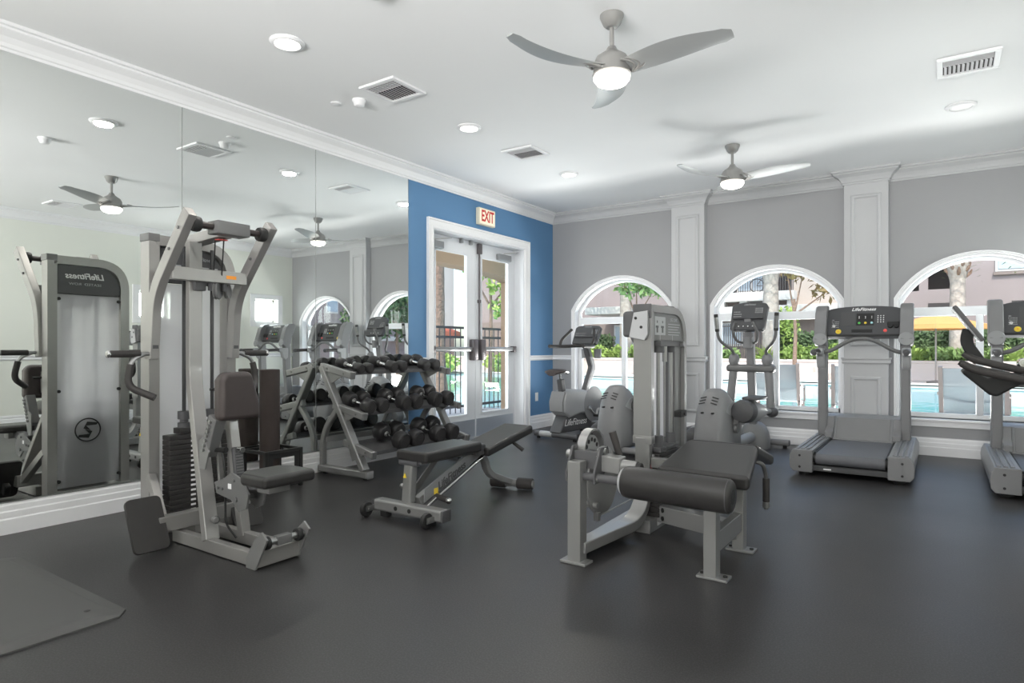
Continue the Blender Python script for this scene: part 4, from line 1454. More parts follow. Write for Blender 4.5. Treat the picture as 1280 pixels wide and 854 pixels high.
# seat column with slotted adjuster
rp('seat_column', MB(RO).rect([(-3.29, 2.125, 0.05), (-3.42, 2.11, 0.80)], 0.055, 0.05, (1, 0, 0)), 'warm_silver')
ad = rp('seat_adjuster', MB(RO).box((-3.285, 2.085, 0.44), (0.03, 0.060, 0.24), Euler((0, R(-9), 0))), 'charcoal', bevel=0.01)
sl = MB(RO)
for k in range(12):
    sl.box((-3.270 - (k - 5.5) * 0.0025, 2.085, 0.44 + (k - 5.5) * 0.0155), (0.012, 0.040, 0.006), Euler((0, R(-9), 0)))
rp('slots', sl, 'dark_silver', ad, bevel=0, smooth=False)
rp('adjuster_pin', MB(RO).cyl((-3.285, 2.085, 0.545), (-3.245, 2.085, 0.545), 0.017), 'chrome', ad, bevel=0.002)
rp('toothed_rack', MB(RO).box((-3.43, 2.055, 0.50), (0.02, 0.03, 0.42), Euler((0, R(-9), 0))), 'steel')
cr_ = MB(RO)
cr_.prism([(-3.27, 1.985, 0.40), (-3.20, 1.985, 0.44), (-3.10, 1.985, 0.415), (-3.04, 1.985, 0.34), (-3.06, 1.985, 0.26), (-3.13, 1.985, 0.235), (-3.20, 1.985, 0.29), (-3.34, 1.985, 0.31), (-3.36, 1.985, 0.37)], (0, 0.012, 0))
cr_.prism([(-3.27, 2.085, 0.40), (-3.20, 2.085, 0.44), (-3.10, 2.085, 0.415), (-3.04, 2.085, 0.34), (-3.06, 2.085, 0.26), (-3.13, 2.085, 0.235), (-3.20, 2.085, 0.29), (-3.34, 2.085, 0.31), (-3.36, 2.085, 0.37)], (0, 0.012, 0))
sc_ = rp('seat_carriage', cr_, 'dark_silver', bevel=0.002)
rp('carriage_bolts', MB(RO).cyl((-3.32, 1.975, 0.345), (-3.32, 2.105, 0.345), 0.009).cyl((-3.28, 1.975, 0.345), (-3.28, 2.105, 0.345), 0.009).cyl((-3.15, 1.975, 0.30), (-3.15, 2.105, 0.30), 0.014).cyl((-3.17, 1.975, 0.40), (-3.17, 2.105, 0.40), 0.009), 'dark_silver', sc_, bevel=0)
rp('decal', MB(RO).span((-3.225, 1.983, 0.35), (-3.195, 1.9855, 0.378)), 'white_mark', sc_, bevel=0, smooth=False)
rp('seat_arm', MB(RO).rect([(-3.13, 2.035, 0.375), (-2.86, 2.035, 0.425)], 0.06, 0.06), 'charcoal')
rp('seat_mount', MB(RO).span((-2.94, 1.97, 0.37), (-2.84, 2.10, 0.425), 0.004), 'silver', bevel=0)
rp('seat_pad', MB(RO).prism([(-3.00, 1.93, 0.42), (-2.94, 1.872, 0.42), (-2.735, 1.872, 0.42), (-2.735, 2.185, 0.42), (-2.94, 2.185, 0.42), (-3.00, 2.13, 0.42)], (0, 0, 0.062)), 'vinyl_pad', bevel=0.022, seg=4)
# chest pad on its adjuster
cp_ = MB(RO).prism([(-3.33, 1.955, 0.715), (-3.33, 2.205, 0.715), (-3.33, 2.205, 0.80), (-3.33, 2.15, 0.985), (-3.33, 1.985, 0.985), (-3.33, 1.955, 0.94)], (0.085, 0, 0))
rp('chest_pad', cp_, 'brown_pad', bevel=0.030, seg=4)
rp('pad_bracket', MB(RO).span((-3.42, 2.06, 0.76), (-3.325, 2.14, 0.93)), 'dark_silver')
rp('pad_pin', MB(RO).tube([(-3.40, 2.06, 0.885), (-3.40, 1.985, 0.885)], 0.009), 'black', bevel=0)
pj = MB(RO)
pj.beam((-3.42, 1.985, 0.52), (-3.325, 1.985, 0.735), 0.065, 0.075, (1, 0, 0))
pa = rp('pad_adjuster', pj, 'dark_silver', bevel=0.006)
nt = MB(RO)
for k in range(7):
    f = k / 6
    p = Vector((-3.41, 1.957, 0.55)).lerp(Vector((-3.335, 1.957, 0.71)), f)
    nt.cyl(p + Vector((0, -0.018, 0)), p + Vector((0, 0.02, 0)), 0.010, None, 10)
rp('notches', nt, 'steel', pa, bevel=0)
rp('adjuster_plate', MB(RO).prism([(-3.46, 1.952, 0.60), (-3.40, 1.952, 0.63), (-3.36, 1.952, 0.54), (-3.40, 1.952, 0.44), (-3.455, 1.952, 0.44)], (0, 0.010, 0)), 'silver', pa, bevel=0.002)
rp('adjuster_knob', MB(RO).tube([(-3.38, 2.0, 0.545), (-3.30, 2.02, 0.55)], [0.012, 0.016]), 'black', pa, bevel=0)
rp('lever_cable', MB(RO).tube(fillet([(-3.335, 2.01, 0.55), (-3.30, 2.01, 0.48), (-3.29, 2.01, 0.14), (-3.25, 2.05, 0.06)], 0.04), 0.006, 8), 'black', bevel=0)
rp('lock_knob', MB(RO).lathe([(0.001, 0), (0.020, 0), (0.022, 0.03), (0.012, 0.04), (0.001, 0.04)], (-3.33, 1.965, 0.17), (1, -0.2, 0.1)), 'dark_silver', bevel=0)

# ================================================================== FOAM ROLLER IN ITS STAND
fs_ = thing('roller_stand', 'low black metal stand holding the foam roller by the mirror', 'stand', (-4.46, 3.13, 0))
for z in (0.03, 0.30):
    for s in (-1, 1):
        MB().rect([(-0.14, s * 0.16, z), (0.14, s * 0.16, z)], 0.025, 0.025).build('rail', 'black', fs_, bevel=0.003)
        MB().rect([(s * 0.14, -0.17, z), (s * 0.14, 0.17, z)], 0.025, 0.025).build('rail', 'black', fs_, bevel=0.003)
for a in (-1, 1):
    for b in (-1, 1):
        MB().span((a * 0.14 - 0.014, b * 0.16 - 0.014, 0), (a * 0.14 + 0.014, b * 0.16 + 0.014, 0.312)).build('leg', 'black', fs_, bevel=0.003)
MB().span((-0.13, -0.15, 0.03), (0.13, 0.15, 0.045)).build('base_tray', 'black', fs_)
pn = MB()
pn.prism([(0.142, y, z) for y, z in ((-0.15, 0.04), (-0.10, 0.04), (-0.10, 0.25), (0.10, 0.25), (0.10, 0.04), (0.15, 0.04), (0.15, 0.30), (-0.15, 0.30))], (0.004, 0, 0))
pn.build('front_panel', 'black', fs_, smooth=False)
o = MB().lathe([(0.001, 0), (0.072, 0), (0.078, 0.006), (0.078, 0.894), (0.072, 0.90), (0.040, 0.90), (0.036, 0.87), (0.001, 0.87)], (-4.50, 3.13, 0.046), seg=36).build('foam_roller', 'foam')
tag(o, 'tall dark brown foam roller standing upright against the mirror', 'foam roller')

# ================================================================== FLOOR MAT
mt = MB()
mt.ring([[(x, y, z) for x, y in ((-4.10 + i, -0.15 + i), (-2.82 - i, -0.15 + i), (-2.815 - i, 1.25 - i), (-2.87 - i, 1.30 - i), (-4.05 + i, 1.30 - i), (-4.10 + i, 1.25 - i))] for i, z in ((0, 0), (0.0, 0.008), (0.055, 0.020), (0.07, 0.021))])
o = mt.build('exercise_mat', 'mat_grey', angle=8)
tag(o, 'charcoal foam mat with sloping edges lying on the floor at lower left', 'mat')
MB().lathe([(0.001, 0), (0.012, 0), (0.012, 0.0012), (0.001, 0.0012)], (-2.95, 1.185, 0.0205)).build('hanging_hole', 'black', o, smooth=False)

# ================================================================== DUMBBELL RACK
RK = (-4.25, 4.37, 0)
rk = thing('dumbbell_rack', 'three-tier silver dumbbell rack standing against the mirror', 'dumbbell rack', RK)
TIERS = [((-4.30, 0.300), (-3.945, 0.215)), ((-4.44, 0.615), (-4.055, 0.535)), ((-4.605, 0.955), (-4.205, 0.880))]
for y in (3.735, 5.005):
    fr_ = MB(RK).rect([(-4.045, y, 0.07), (-4.59, y, 0.955)], 0.055, 0.075, (0, 1, 0)).build('end_upright', 'silver', rk, bevel=0.012, seg=3)
    MB(RK).rect(fillet([(-4.585, y, 0.055), (-4.585, y, 0.36), (-4.37, y, 0.60)], 0.22, 8), 0.05, 0.05, (0, 1, 0)).build('curved_brace', 'silver', fr_, bevel=0.012, seg=3)
    ft = MB(RK).rect([(-4.625, y, 0.045), (-3.985, y, 0.045)], 0.075, 0.062).build('foot', 'silver', rk, bevel=0.016, seg=3)
    MB(RK).span((-3.992, y - 0.038, 0.012), (-3.975, y + 0.038, 0.078), 0.01).build('foot_cap', 'grey_plastic', ft)
    MB(RK).cyl((-4.55, y, 0), (-4.55, y, 0.02), 0.022).cyl((-4.04, y, 0), (-4.04, y, 0.02), 0.022).build('foot_pad', 'black', ft)
    for (x0, z0), (x1, z1) in TIERS:
        a = MB(RK).rect([(x0, y, z0), (x1, y, z1)], 0.050, 0.062, (0, 0, 1)).build('tier_arm', 'silver', rk, bevel=0.010, seg=3)
        d = (Vector((x1, 0, z1)) - Vector((x0, 0, z0))).normalized()
        MB(RK).beam((x1 - d.x * 0.004, y, z1 - d.z * 0.004), (x1 + d.x * 0.016, y, z1 + d.z * 0.016), 0.054, 0.066).build('arm_cap', 'dark_silver', a, bevel=0.008)
        for f in (0.25, 0.80):
            p = Vector((x0, y, z0)).lerp(Vector((x1, y, z1)), f)
            MB(RK).cyl(p + Vector((0, -0.030, 0)), p + Vector((0, 0.030, 0)), 0.010, None, 12).build('bolt', 'dark_silver', a)
        gs = MB(RK)
        p = Vector((x0, y, z0)).lerp(Vector((x1, y, z1)), 0.45)
        gs.prism([(p.x - 0.10, y - 0.006, p.z - 0.01), (p.x + 0.10, y - 0.006, p.z - 0.045), (p.x + 0.02, y - 0.006, p.z - 0.085), (p.x - 0.06, y - 0.006, p.z - 0.12)], (0, 0.012, 0))
        gs.build('gusset', 'silver', a)
for (x0, z0), (x1, z1) in TIERS:
    d = (Vector((x1, 0, z1)) - Vector((x0, 0, z0))).normalized()
    up = Vector((-d.z, 0, d.x))
    pr = [(0.09, 0.030), (0.09, 0.0), (0.095, -0.004), (0.335, -0.004), (0.34, 0.0), (0.34, 0.022), (0.345, 0.022), (0.347, -0.010), (0.085, -0.010), (0.085, 0.030)]
    poly = [Vector((x0, 3.76, z0)) + d * a + up * b for a, b in pr]
    MB(RK).prism(poly, (0, 1.22, 0)).build('shelf', 'charcoal', rk, smooth=False)
MB(RK).rect([(-4.56, 3.735, 0.30), (-4.56, 5.005, 0.30)], 0.04, 0.05).rect([(-4.615, 3.735, 0.93), (-4.615, 5.005, 0.93)], 0.03, 0.05).build('rear_rail', 'silver', rk, bevel=0.006)


def dumbbell(r, hl, gl, label):
    """axis along local x, resting height r"""
    t = thing('dumbbell', label, 'dumbbell', (0, 0, 0), 0, 'black round dumbbells on the rack')
    for s in (-1, 1):
        h_ = MB().lathe([(0.001, 0), (r * 0.55, 0), (r * 0.80, hl * 0.06), (r * 0.97, hl * 0.25), (r, hl * 0.38), (r, hl * 0.78), (r * 0.95, hl * 0.93), (r * 0.84, hl), (r * 0.80, hl * 0.975), (0.001, hl * 0.975)], (s * gl / 2, 0, 0), (s, 0, 0), seg=24).build('head', 'dumbbell', t, angle=30)
        MB().lathe([(0.001, 0), (r * 0.70, 0), (r * 0.68, 0.003), (0.001, 0.004)], (s * (gl / 2 + hl * 0.974), 0, 0), (s, 0, 0), seg=24).build('end_cap', 'cap', h_)
        MB().cyl((s * (gl / 2 - 0.012), 0, 0), (s * gl / 2 + s * 0.004, 0, 0), 0.020, 0.026).build('collar', 'steel', h_)
    MB().lathe([(0.0125, -gl / 2), (0.0135, -gl * 0.3), (0.0160, 0), (0.0135, gl * 0.3), (0.0125, gl / 2)], (0, 0, 0), (1, 0, 0)).build('handle', 'chrome', t)
    return t


ROWS = [(0, [(4.08, 0.082), (4.265, 0.080), (4.57, 0.084), (4.765, 0.082)], 'bottom'),
        (1, [(3.83, 0.068), (3.98, 0.066), (4.26, 0.072), (4.42, 0.070), (4.70, 0.075), (4.875, 0.073)], 'middle'),
        (2, [(3.88, 0.047), (3.985, 0.046), (4.28, 0.054), (4.41, 0.053), (4.73, 0.060), (4.875, 0.059)], 'top')]
ORD = {4: ['nearest dumbbell', 'second dumbbell', 'third dumbbell', 'farthest dumbbell'],
       6: ['nearest dumbbell', 'second dumbbell', 'third dumbbell', 'fourth dumbbell', 'fifth dumbbell', 'farthest dumbbell']}
SZ = {0: 'large black', 1: 'medium black', 2: 'small black'}
for ti, items, tn in ROWS:
    (x0, z0), (x1, z1) = TIERS[ti]
    d = (Vector((x1, 0, z1)) - Vector((x0, 0, z0))).normalized()
    up = Vector((-d.z, 0, d.x))
    proto = None
    for k, (y, r) in enumerate(items):
        lab = '%s round dumbbell, %s from the near end of the %s rack tier' % (SZ[ti], ORD[len(items)][k].replace(' dumbbell', ''), tn)
        lab = lab.replace('nearest from the near end', 'at the near end').replace('farthest from the near end', 'at the door end')
        if k % 2 == 0:
            db = dumbbell(r, 0.075 + r * 0.45, 0.125, lab)
            proto = db
        else:
            db = dup(proto, (0, 0, 0), 0, lab)
            r = items[k - 1][1]
        c = Vector((x0, y, z0)) + d * 0.205 + up * (r - 0.0035)
        db.location = c
        ang = math.atan2(-d.z, d.x)
        db.rotation_euler = (0, ang, 0)

# ================================================================== ADJUSTABLE BENCH
BO = (-2.86, 3.6, 0)
be = thing('weight_bench', 'adjustable bench with charcoal pads and silver frame in front of the dumbbell rack', 'weight bench', BO)


def bp(name, mb, m, parent=None, bevel=0.004, **k):
    return mb.build(name, m, parent or be, bevel=bevel, **k)


bp('front_bar', MB(BO).rect([(-3.14, 3.01, 0.075), (-2.545, 3.01, 0.075)], 0.085, 0.075), 'silver', bevel=0.018, seg=3)
bp('bar_cap', MB(BO).span((-2.552, 2.966, 0.036), (-2.532, 3.054, 0.114), 0.01).span((-3.152, 2.966, 0.036), (-3.135, 3.054, 0.114), 0.01), 'charcoal', bevel=0)
bp('bar_bolts', MB(BO).cyl((-2.93, 2.964, 0.075), (-2.93, 2.97, 0.075), 0.014).cyl((-2.81, 2.964, 0.075), (-2.81, 2.97, 0.075), 0.014), 'black', bevel=0)
for x in (-3.155, -2.625):
    w = bp('wheel', MB(BO).lathe([(0.001, -0.016), (0.030, -0.016), (0.046, -0.014), (0.050, -0.006), (0.050, 0.006), (0.046, 0.014), (0.030, 0.016), (0.001, 0.016)], (x, 2.925, 0.050), (1, 0, 0)), 'black', bevel=0)
    bp('wheel_bracket', MB(BO).span((x + 0.018, 2.905, 0.038), (x + 0.026, 2.985, 0.075)).cyl((x - 0.02, 2.925, 0.05), (x + 0.03, 2.925, 0.05), 0.010), 'steel', w, bevel=0)
bp('front_foot', MB(BO).span((-3.09, 2.985, 0), (-3.03, 3.035, 0.042)).span((-2.70, 2.985, 0), (-2.64, 3.035, 0.042)), 'black')
pst = bp('front_post', MB(BO).rect([(-2.895, 3.05, 0.10), (-2.895, 3.075, 0.375)], 0.075, 0.065, (0, 1, 0)), 'silver', bevel=0.014, seg=3)
bp('warning_label', MB(BO).prism([(-2.915, 3.020, 0.27), (-2.885, 3.020, 0.27), (-2.900, 3.021, 0.30)], (0, 0.004, 0)), 'yellow', pst, bevel=0, smooth=False)
# inclined rail with logo plate, chrome slide rods
rail_ = bp('inclined_rail', MB(BO).rect([(-2.86, 3.10, 0.105), (-2.86, 3.74, 0.345)], 0.05, 0.06), 'silver')
lp = [(3.12, 0.10), (3.62, 0.285), (3.64, 0.345), (3.55, 0.345), (3.12, 0.185)]
pt = bp('side_plate', MB(BO).prism([(-2.825, y, z) for y, z in lp], (0.008, 0, 0)), 'deck_grey', rail_, bevel=0.002)
bp('slide_rod', MB(BO).cyl((-2.79, 3.10, 0.075), (-2.79, 3.76, 0.335), 0.014).cyl((-2.93, 3.10, 0.075), (-2.93, 3.76, 0.335), 0.014), 'chrome', bevel=0)
bp('support_link', MB(BO).rect([(-2.96, 3.16, 0.14), (-2.96, 3.45, 0.37)], 0.012, 0.05, (0, 0, 1)), 'silver')
tm = basis((0, 0.934, 0.357), (0, -0.357, 0.934))
text('lettering', 'LifeFitness', 0.075, 'charcoal', rail_, Vector((-2.8155, 3.40, 0.232)) - Vector(BO), tm, shear=0.25, font_bold=True)
bp('warning_label', MB(BO).span((-2.818, 3.215, 0.135), (-2.8155, 3.255, 0.175)), 'yellow', rail_, bevel=0, smooth=False)
bp('adjust_handle', MB(BO).tube([(-2.80, 3.22, 0.125), (-2.68, 3.20, 0.115)], 0.019), 'grip', bevel=0)
bp('handle_end', MB(BO).ball((-2.675, 3.199, 0.1145), 0.021), 'chrome', bevel=0)
bp('left_knob', MB(BO).cyl((-3.02, 3.12, 0.185), (-2.93, 3.12, 0.185), 0.012).ball((-3.02, 3.12, 0.185), 0.017), 'steel', bevel=0)
# rear leg and sleeved rear bar
bp('rear_leg', MB(BO).rect(fillet([(-2.86, 3.70, 0.345), (-2.86, 3.83, 0.30), (-2.86, 3.88, 0.16), (-2.83, 4.14, 0.055)], 0.11, 6), 0.05, 0.055, (1, 0, 0)), 'silver', bevel=0.010)
rb_ = bp('rear_bar', MB(BO).cyl((-2.995, 4.12, 0.048), (-2.645, 4.195, 0.048), 0.030), 'silver', bevel=0)
d = Vector((0.35, 0.075, 0)).normalized()
for f0, f1 in ((0.0, 0.125), (0.225, 0.352)):
    p0 = Vector((-2.997, 4.12, 0.048))
    bp('rubber_sleeve', MB(BO).lathe([(0.001, 0), (0.040, 0), (0.045, 0.006), (0.045, f1 - f0 - 0.006), (0.040, f1 - f0), (0.001, f1 - f0)], p0 + d * f0, d), 'grip', rb_, bevel=0)
# pads
bp('seat_pad', MB(BO).box((-2.855, 3.33, 0.412), (0.275, 0.60, 0.070)), 'vinyl_pad', bevel=0.020, seg=4)
bp('pad_plate', MB(BO).span((-2.93, 3.05, 0.36), (-2.78, 3.60, 0.378)).cyl((-2.97, 3.055, 0.365), (-2.81, 3.055, 0.365), 0.022), 'charcoal', bevel=0.003)
bp('hinge_block', MB(BO).span((-2.955, 3.62, 0.34), (-2.755, 3.72, 0.42)), 'charcoal', bevel=0.012)
a = math.atan2(0.105, 0.58)
bp('back_pad', MB(BO).box((-2.855, 4.00, 0.412), (0.28, 0.62, 0.066), Euler((a, 0, 0))), 'vinyl_pad', bevel=0.020, seg=4)
bp('back_pad_plate', MB(BO).box((-2.855, 3.98, 0.368), (0.14, 0.52, 0.018), Euler((a, 0, 0))), 'silver')
bp('back_handle', MB(BO).tube([(-2.78, 4.10, 0.38), (-2.70, 4.13, 0.32)], [0.012, 0.016]), 'grip', bevel=0)

# ================================================================== LEG CURL MACHINE
LO = (-1.3, 3.4, 0)
lc = thing('leg_curl_machine', 'grey prone leg curl machine with large black roller pad in the middle of the room', 'gym machine', LO)


def lp_(name, mb, m, parent=None, bevel=0.004, **k):
    return mb.build(name, m, parent or lc, bevel=bevel, **k)


XC = -1.505
mb = MB(LO)
mb.rect(fillet([(XC, 3.650, 0.56), (XC, 3.650, 1.362), (XC, 4.245, 1.362), (XC, 4.245, 0.0)], [0.015, 0.22], 10), 0.045, 0.115, (1, 0, 0))
lp_('tower_frame', mb, 'silver')
mb = MB(LO)
mb.rect(fillet([(XC, 3.650, 0.575), (XC, 3.650, 0.075), (-1.575, 2.93, 0.075)], 0.24, 10), 0.060, 0.095, (1, 0.1, 0))
lp_('curved_tube', mb, 'silver', bevel=0.008)
lp_('joint_collar', MB(LO).span((XC - 0.062, 3.622, 0.535), (XC + 0.062, 3.682, 0.585), 0.004).cyl((XC + 0.055, 3.652, 0.46), (XC + 0.066, 3.652, 0.46), 0.012), 'silver', bevel=0)
lp_('red_tag', MB(LO).cyl((XC + 0.047, 3.652, 0.40), (XC + 0.0495, 3.652, 0.40), 0.014), 'red_button', bevel=0)
lp_('inner_cover', MB(LO).span((XC - 0.05, 4.10, 0.25), (XC + 0.035, 4.222, 1.20)), 'dark_silver')
lp_('rear_cover', MB(LO).span((XC - 0.05, 3.675, 0.25), (XC - 0.044, 4.22, 1.34)), 'frosted', smooth=False, bevel=0)
PCP = [(3.676, 1.165), (4.222, 1.165), (4.222, 1.22), (4.196, 1.275), (4.14, 1.318), (4.07, 1.337), (3.676, 1.337)]
pc = lp_('placard', MB(LO).prism([(XC + 0.035, y, z) for y, z in PCP], (0.012, 0, 0)), 'dark_silver', bevel=0.002)
dg = MB(LO)
xx = XC + 0.0472
dg.span((xx, 3.71, 1.20), (xx + 0.001, 3.89, 1.315))
lp_('instruction_sheet', dg, 'grey_mark', pc, bevel=0, smooth=False)
dg = MB(LO)
for y in (3.75, 3.84):
    dg.span((xx + 0.001, y - 0.012, 1.215), (xx + 0.002, y + 0.012, 1.245))
    dg.span((xx + 0.001, y - 0.025, 1.245), (xx + 0.002, y + 0.02, 1.258))
    dg.span((xx + 0.001, y - 0.006, 1.275), (xx + 0.002, y + 0.006, 1.29))
lp_('diagram', dg, 'charcoal', pc, bevel=0, smooth=False)
text('lettering', 'LEG CURL', 0.030, 'grey_mark', pc, Vector((xx + 0.001, 4.04, 1.30)) - Vector(LO), RIGHT_FACE, shear=0.2)
dg = MB(LO)
for k in range(5):
    dg.span((xx, 3.94, 1.27 - k * 0.017), (xx + 0.001, 4.16 - 0.02 * (k % 3), 1.275 - k * 0.017))
lp_('text_lines', dg, 'grey_mark', pc, bevel=0, smooth=False)
lp_('top_cap', MB(LO).span((XC - 0.06, 3.622, 1.30), (XC + 0.06, 3.630, 1.387)), 'charcoal')
cv = lp_('pulley_cover', MB(LO).span((XC - 0.125, 3.610, 1.185), (XC - 0.050, 3.72, 1.345)), 'charcoal', bevel=0.02, seg=3)
pb_ = lp_('pulley_plate', MB(LO).prism([(XC - 0.075, 3.598, 1.185), (XC + 0.025, 3.598, 1.165), (XC + 0.045, 3.598, 1.20), (XC + 0.045, 3.598, 1.345), (XC - 0.045, 3.598, 1.335)], (0, 0.022, 0)), 'light_plastic', bevel=0.003)
lp_('plate_bolts', MB(LO).cyl((XC - 0.03, 3.594, 1.30), (XC - 0.03, 3.60, 1.30), 0.009).cyl((XC + 0.005, 3.594, 1.245), (XC + 0.005, 3.60, 1.245), 0.009), 'black', pb_, bevel=0)
for y in (3.80, 4.02):
    lp_('guide_rod', MB(LO).cyl((-1.47, y, 0.08), (-1.47, y, 1.20), 0.013), 'steel', bevel=0)
    lp_('rod_bumper', MB(LO).cyl((-1.47, y, 1.09), (-1.47, y, 1.165), 0.037 if y < 3.9 else 0.028), 'charcoal', bevel=0.003)
lp_('top_bracket', MB(LO).span((-1.50, 3.74, 1.130), (-1.43, 4.18, 1.165)), 'charcoal')
lp_('bracket_knob', MB(LO).cyl((-1.43, 4.10, 1.145), (-1.405, 4.10, 1.145), 0.018), 'steel', bevel=0.002)
lp_('stack_cable', MB(LO).cyl((-1.47, 3.91, 0.55), (-1.47, 3.91, 1.13), 0.005).cyl((-1.47, 3.91, 1.03), (-1.47, 3.91, 1.13), 0.016), 'steel', bevel=0)
ws = MB(LO)
for k in range(13):
    ws.span((-1.535, 3.70, 0.08 + k * 0.030), (-1.425, 4.10, 0.1075 + k * 0.030), 0.003, 1)
lp_('weight_stack', ws, 'cast', bevel=0)
cg = MB(LO)
for y in (3.80, 4.02):
    cg.lathe([(0.001, 0), (0.05, 0), (0.05, 0.022), (0.034, 0.024), (0.030, 0.095), (0.001, 0.095)], (-1.47, y, 0.472))
cg.span((-1.52, 3.74, 0.470), (-1.43, 4.08, 0.50), 0.004)
lp_('stack_collar', cg, 'charcoal', bevel=0)
lp_('rod_stop', MB(LO).span((-1.47, 4.08, 0.66), (-1.42, 4.19, 0.70)).cyl((-1.425, 4.14, 0.68), (-1.412, 4.14, 0.68), 0.010), 'black', bevel=0.002)
lp_('tower_base', MB(LO).rect([(XC, 3.60, 0.04), (XC, 4.30, 0.04)], 0.12, 0.08), 'silver')
lp_('base_label', MB(LO).span((XC + 0.06, 3.72, 0.025), (XC + 0.062, 3.82, 0.06)), 'white_mark', smooth=False, bevel=0)

# left leg with foot plate, floor rail
lp_('left_leg', MB(LO).rect([(-1.575, 2.925, 0.0), (-1.575, 2.925, 0.53)], 0.075, 0.075, (0, 1, 0)), 'silver')
lp_('foot_plate', MB(LO).span((-1.650, 2.872, 0), (-1.50, 2.960, 0.014)), 'silver', bevel=0.003)
lp_('floor_rail', MB(LO).rect([(-1.60, 2.95, 0.05), (-1.64, 4.15, 0.05)], 0.05, 0.07), 'silver')
# lever, cam, selector
lp_('pivot_tube', MB(LO).rect([(-1.50, 3.02, 0.520), (-1.36, 3.02, 0.512)], 0.08, 0.085), 'silver', bevel=0.006)
lp_('pivot_neck', MB(LO).cyl((-1.37, 3.02, 0.512), (-1.28, 3.02, 0.508), 0.032), 'silver', bevel=0)
lp_('pivot_cap', MB(LO).cyl((-1.285, 3.02, 0.508), (-1.255, 3.02, 0.507), 0.027), 'black', bevel=0.002)
lp_('pivot_axle', MB(LO).cyl((-1.64, 3.02, 0.545), (-1.47, 3.02, 0.540), 0.020), 'steel', bevel=0)
lev = MB(LO)
for x in (-1.635, -1.475):
    lev.prism([(x, 2.97, 0.60), (x, 3.06, 0.60), (x, 3.08, 0.53), (x, 2.985, 0.42), (x, 2.905, 0.42), (x, 2.90, 0.47)], (0.014, 0, 0))
lev.span((-1.63, 2.98, 0.48), (-1.47, 3.04, 0.575))
lp_('lever', lev, 'charcoal')
lp_('lever_bolts', MB(LO).cyl((-1.47, 3.02, 0.575), (-1.452, 3.02, 0.575), 0.018).cyl((-1.47, 2.93, 0.445), (-1.452, 2.93, 0.445), 0.016).cyl((-1.66, 2.98, 0.55), (-1.63, 2.98, 0.55), 0.026), 'steel', bevel=0.002)
cam_ = MB(LO)
cam_.lathe([(0.001, -0.010), (0.180, -0.010), (0.186, -0.006), (0.180, 0.0), (0.186, 0.006), (0.180, 0.010), (0.001, 0.010)], (-1.535, 3.14, 0.395), (1, 0, 0), seg=40)
lp_('cam', cam_, 'silver', bevel=0)
lp_('cam_stop', MB(LO).cyl((-1.62, 3.02, 0.285), (-1.50, 3.02, 0.285), 0.016).span((-1.53, 3.02, 0.20), (-1.50, 3.05, 0.245)), 'steel', bevel=0.002)
lp_('lever_cable', MB(LO).cyl((-1.52, 3.02, 0.215), (-1.40, 3.62, 0.30), 0.004, None, 6), 'steel', bevel=0)
sel = MB(LO)
arc = [(-1.60, 3.13 - 0.115 * math.cos(R(a)), 0.555 + 0.115 * math.sin(R(a))) for a in range(-10, 191, 12)]
sel.rect(arc, 0.012, 0.05, (1, 0, 0))
lp_('selector_arc', sel, 'steel', bevel=0)
sp = MB(LO)
sp.prism([(-1.605, 3.13 - 0.095 * math.cos(R(a)), 0.545 + 0.095 * math.sin(R(a))) for a in range(0, 181, 15)], (0.010, 0, 0))
lp_('selector_plate', sp, 'light_plastic', bevel=0)
hl = MB(LO)
for a in (30, 60, 90, 120, 150):
    hl.cyl((-1.594, 3.13 - 0.07 * math.cos(R(a)), 0.545 + 0.07 * math.sin(R(a))), (-1.592, 3.13 - 0.07 * math.cos(R(a)), 0.545 + 0.07 * math.sin(R(a))), 0.012, None, 12)
lp_('selector_holes', hl, 'black', bevel=0)
lp_('selector_handle', MB(LO).tube([(-1.44, 3.16, 0.53), (-1.475, 3.14, 0.665)], [0.018, 0.021]), 'grip', bevel=0.002)
# roller pad on its shaft
lp_('roller_shaft', MB(LO).cyl((-1.60, 2.935, 0.452), (-0.80, 2.945, 0.440), 0.022), 'charcoal', bevel=0)
rp_ = MB(LO)
ax = Vector((0.54, 0.0, -0.010)).normalized()
rp_.lathe([(0.001, 0), (0.030, 0), (0.062, 0.0), (0.076, 0.010), (0.080, 0.03), (0.080, 0.505), (0.076, 0.525), (0.066, 0.535), (0.030, 0.535), (0.030, 0.525), (0.001, 0.525)], Vector((-1.318, 2.940, 0.450)), ax, seg=40)
rol = lp_('roller_pad', rp_, 'vinyl_pad', bevel=0, angle=50)
lp_('seam', MB(LO).tube([Vector((-1.318, 2.940, 0.450)) + ax * 0.518 + Vector((0, 0.0790 * math.cos(a * PI / 18), 0.0790 * math.sin(a * PI / 18))) for a in range(36)], 0.0022, 6, closed=True), 'charcoal', rol, bevel=0)
lp_('end_bushing', MB(LO).lathe([(0.014, 0), (0.032, 0), (0.034, 0.008), (0.014, 0.010)], Vector((-1.318, 2.940, 0.450)) + ax * 0.528, ax), 'black', rol, bevel=0)
lp_('collar_ring', MB(LO).lathe([(0.02, -0.01), (0.060, -0.01), (0.068, 0.0), (0.068, 0.008), (0.02, 0.008)], Vector((-1.318, 2.940, 0.450)), ax), 'light_plastic', rol, bevel=0)
# pads
def slab(mb, top, t):
    top = [Vector(p) for p in top]
    n = (top[1] - top[0]).cross(top[2] - top[0]).normalized()
    if n.z < 0:
        n = -n
    return mb.ring([[p - n * t for p in top], top])


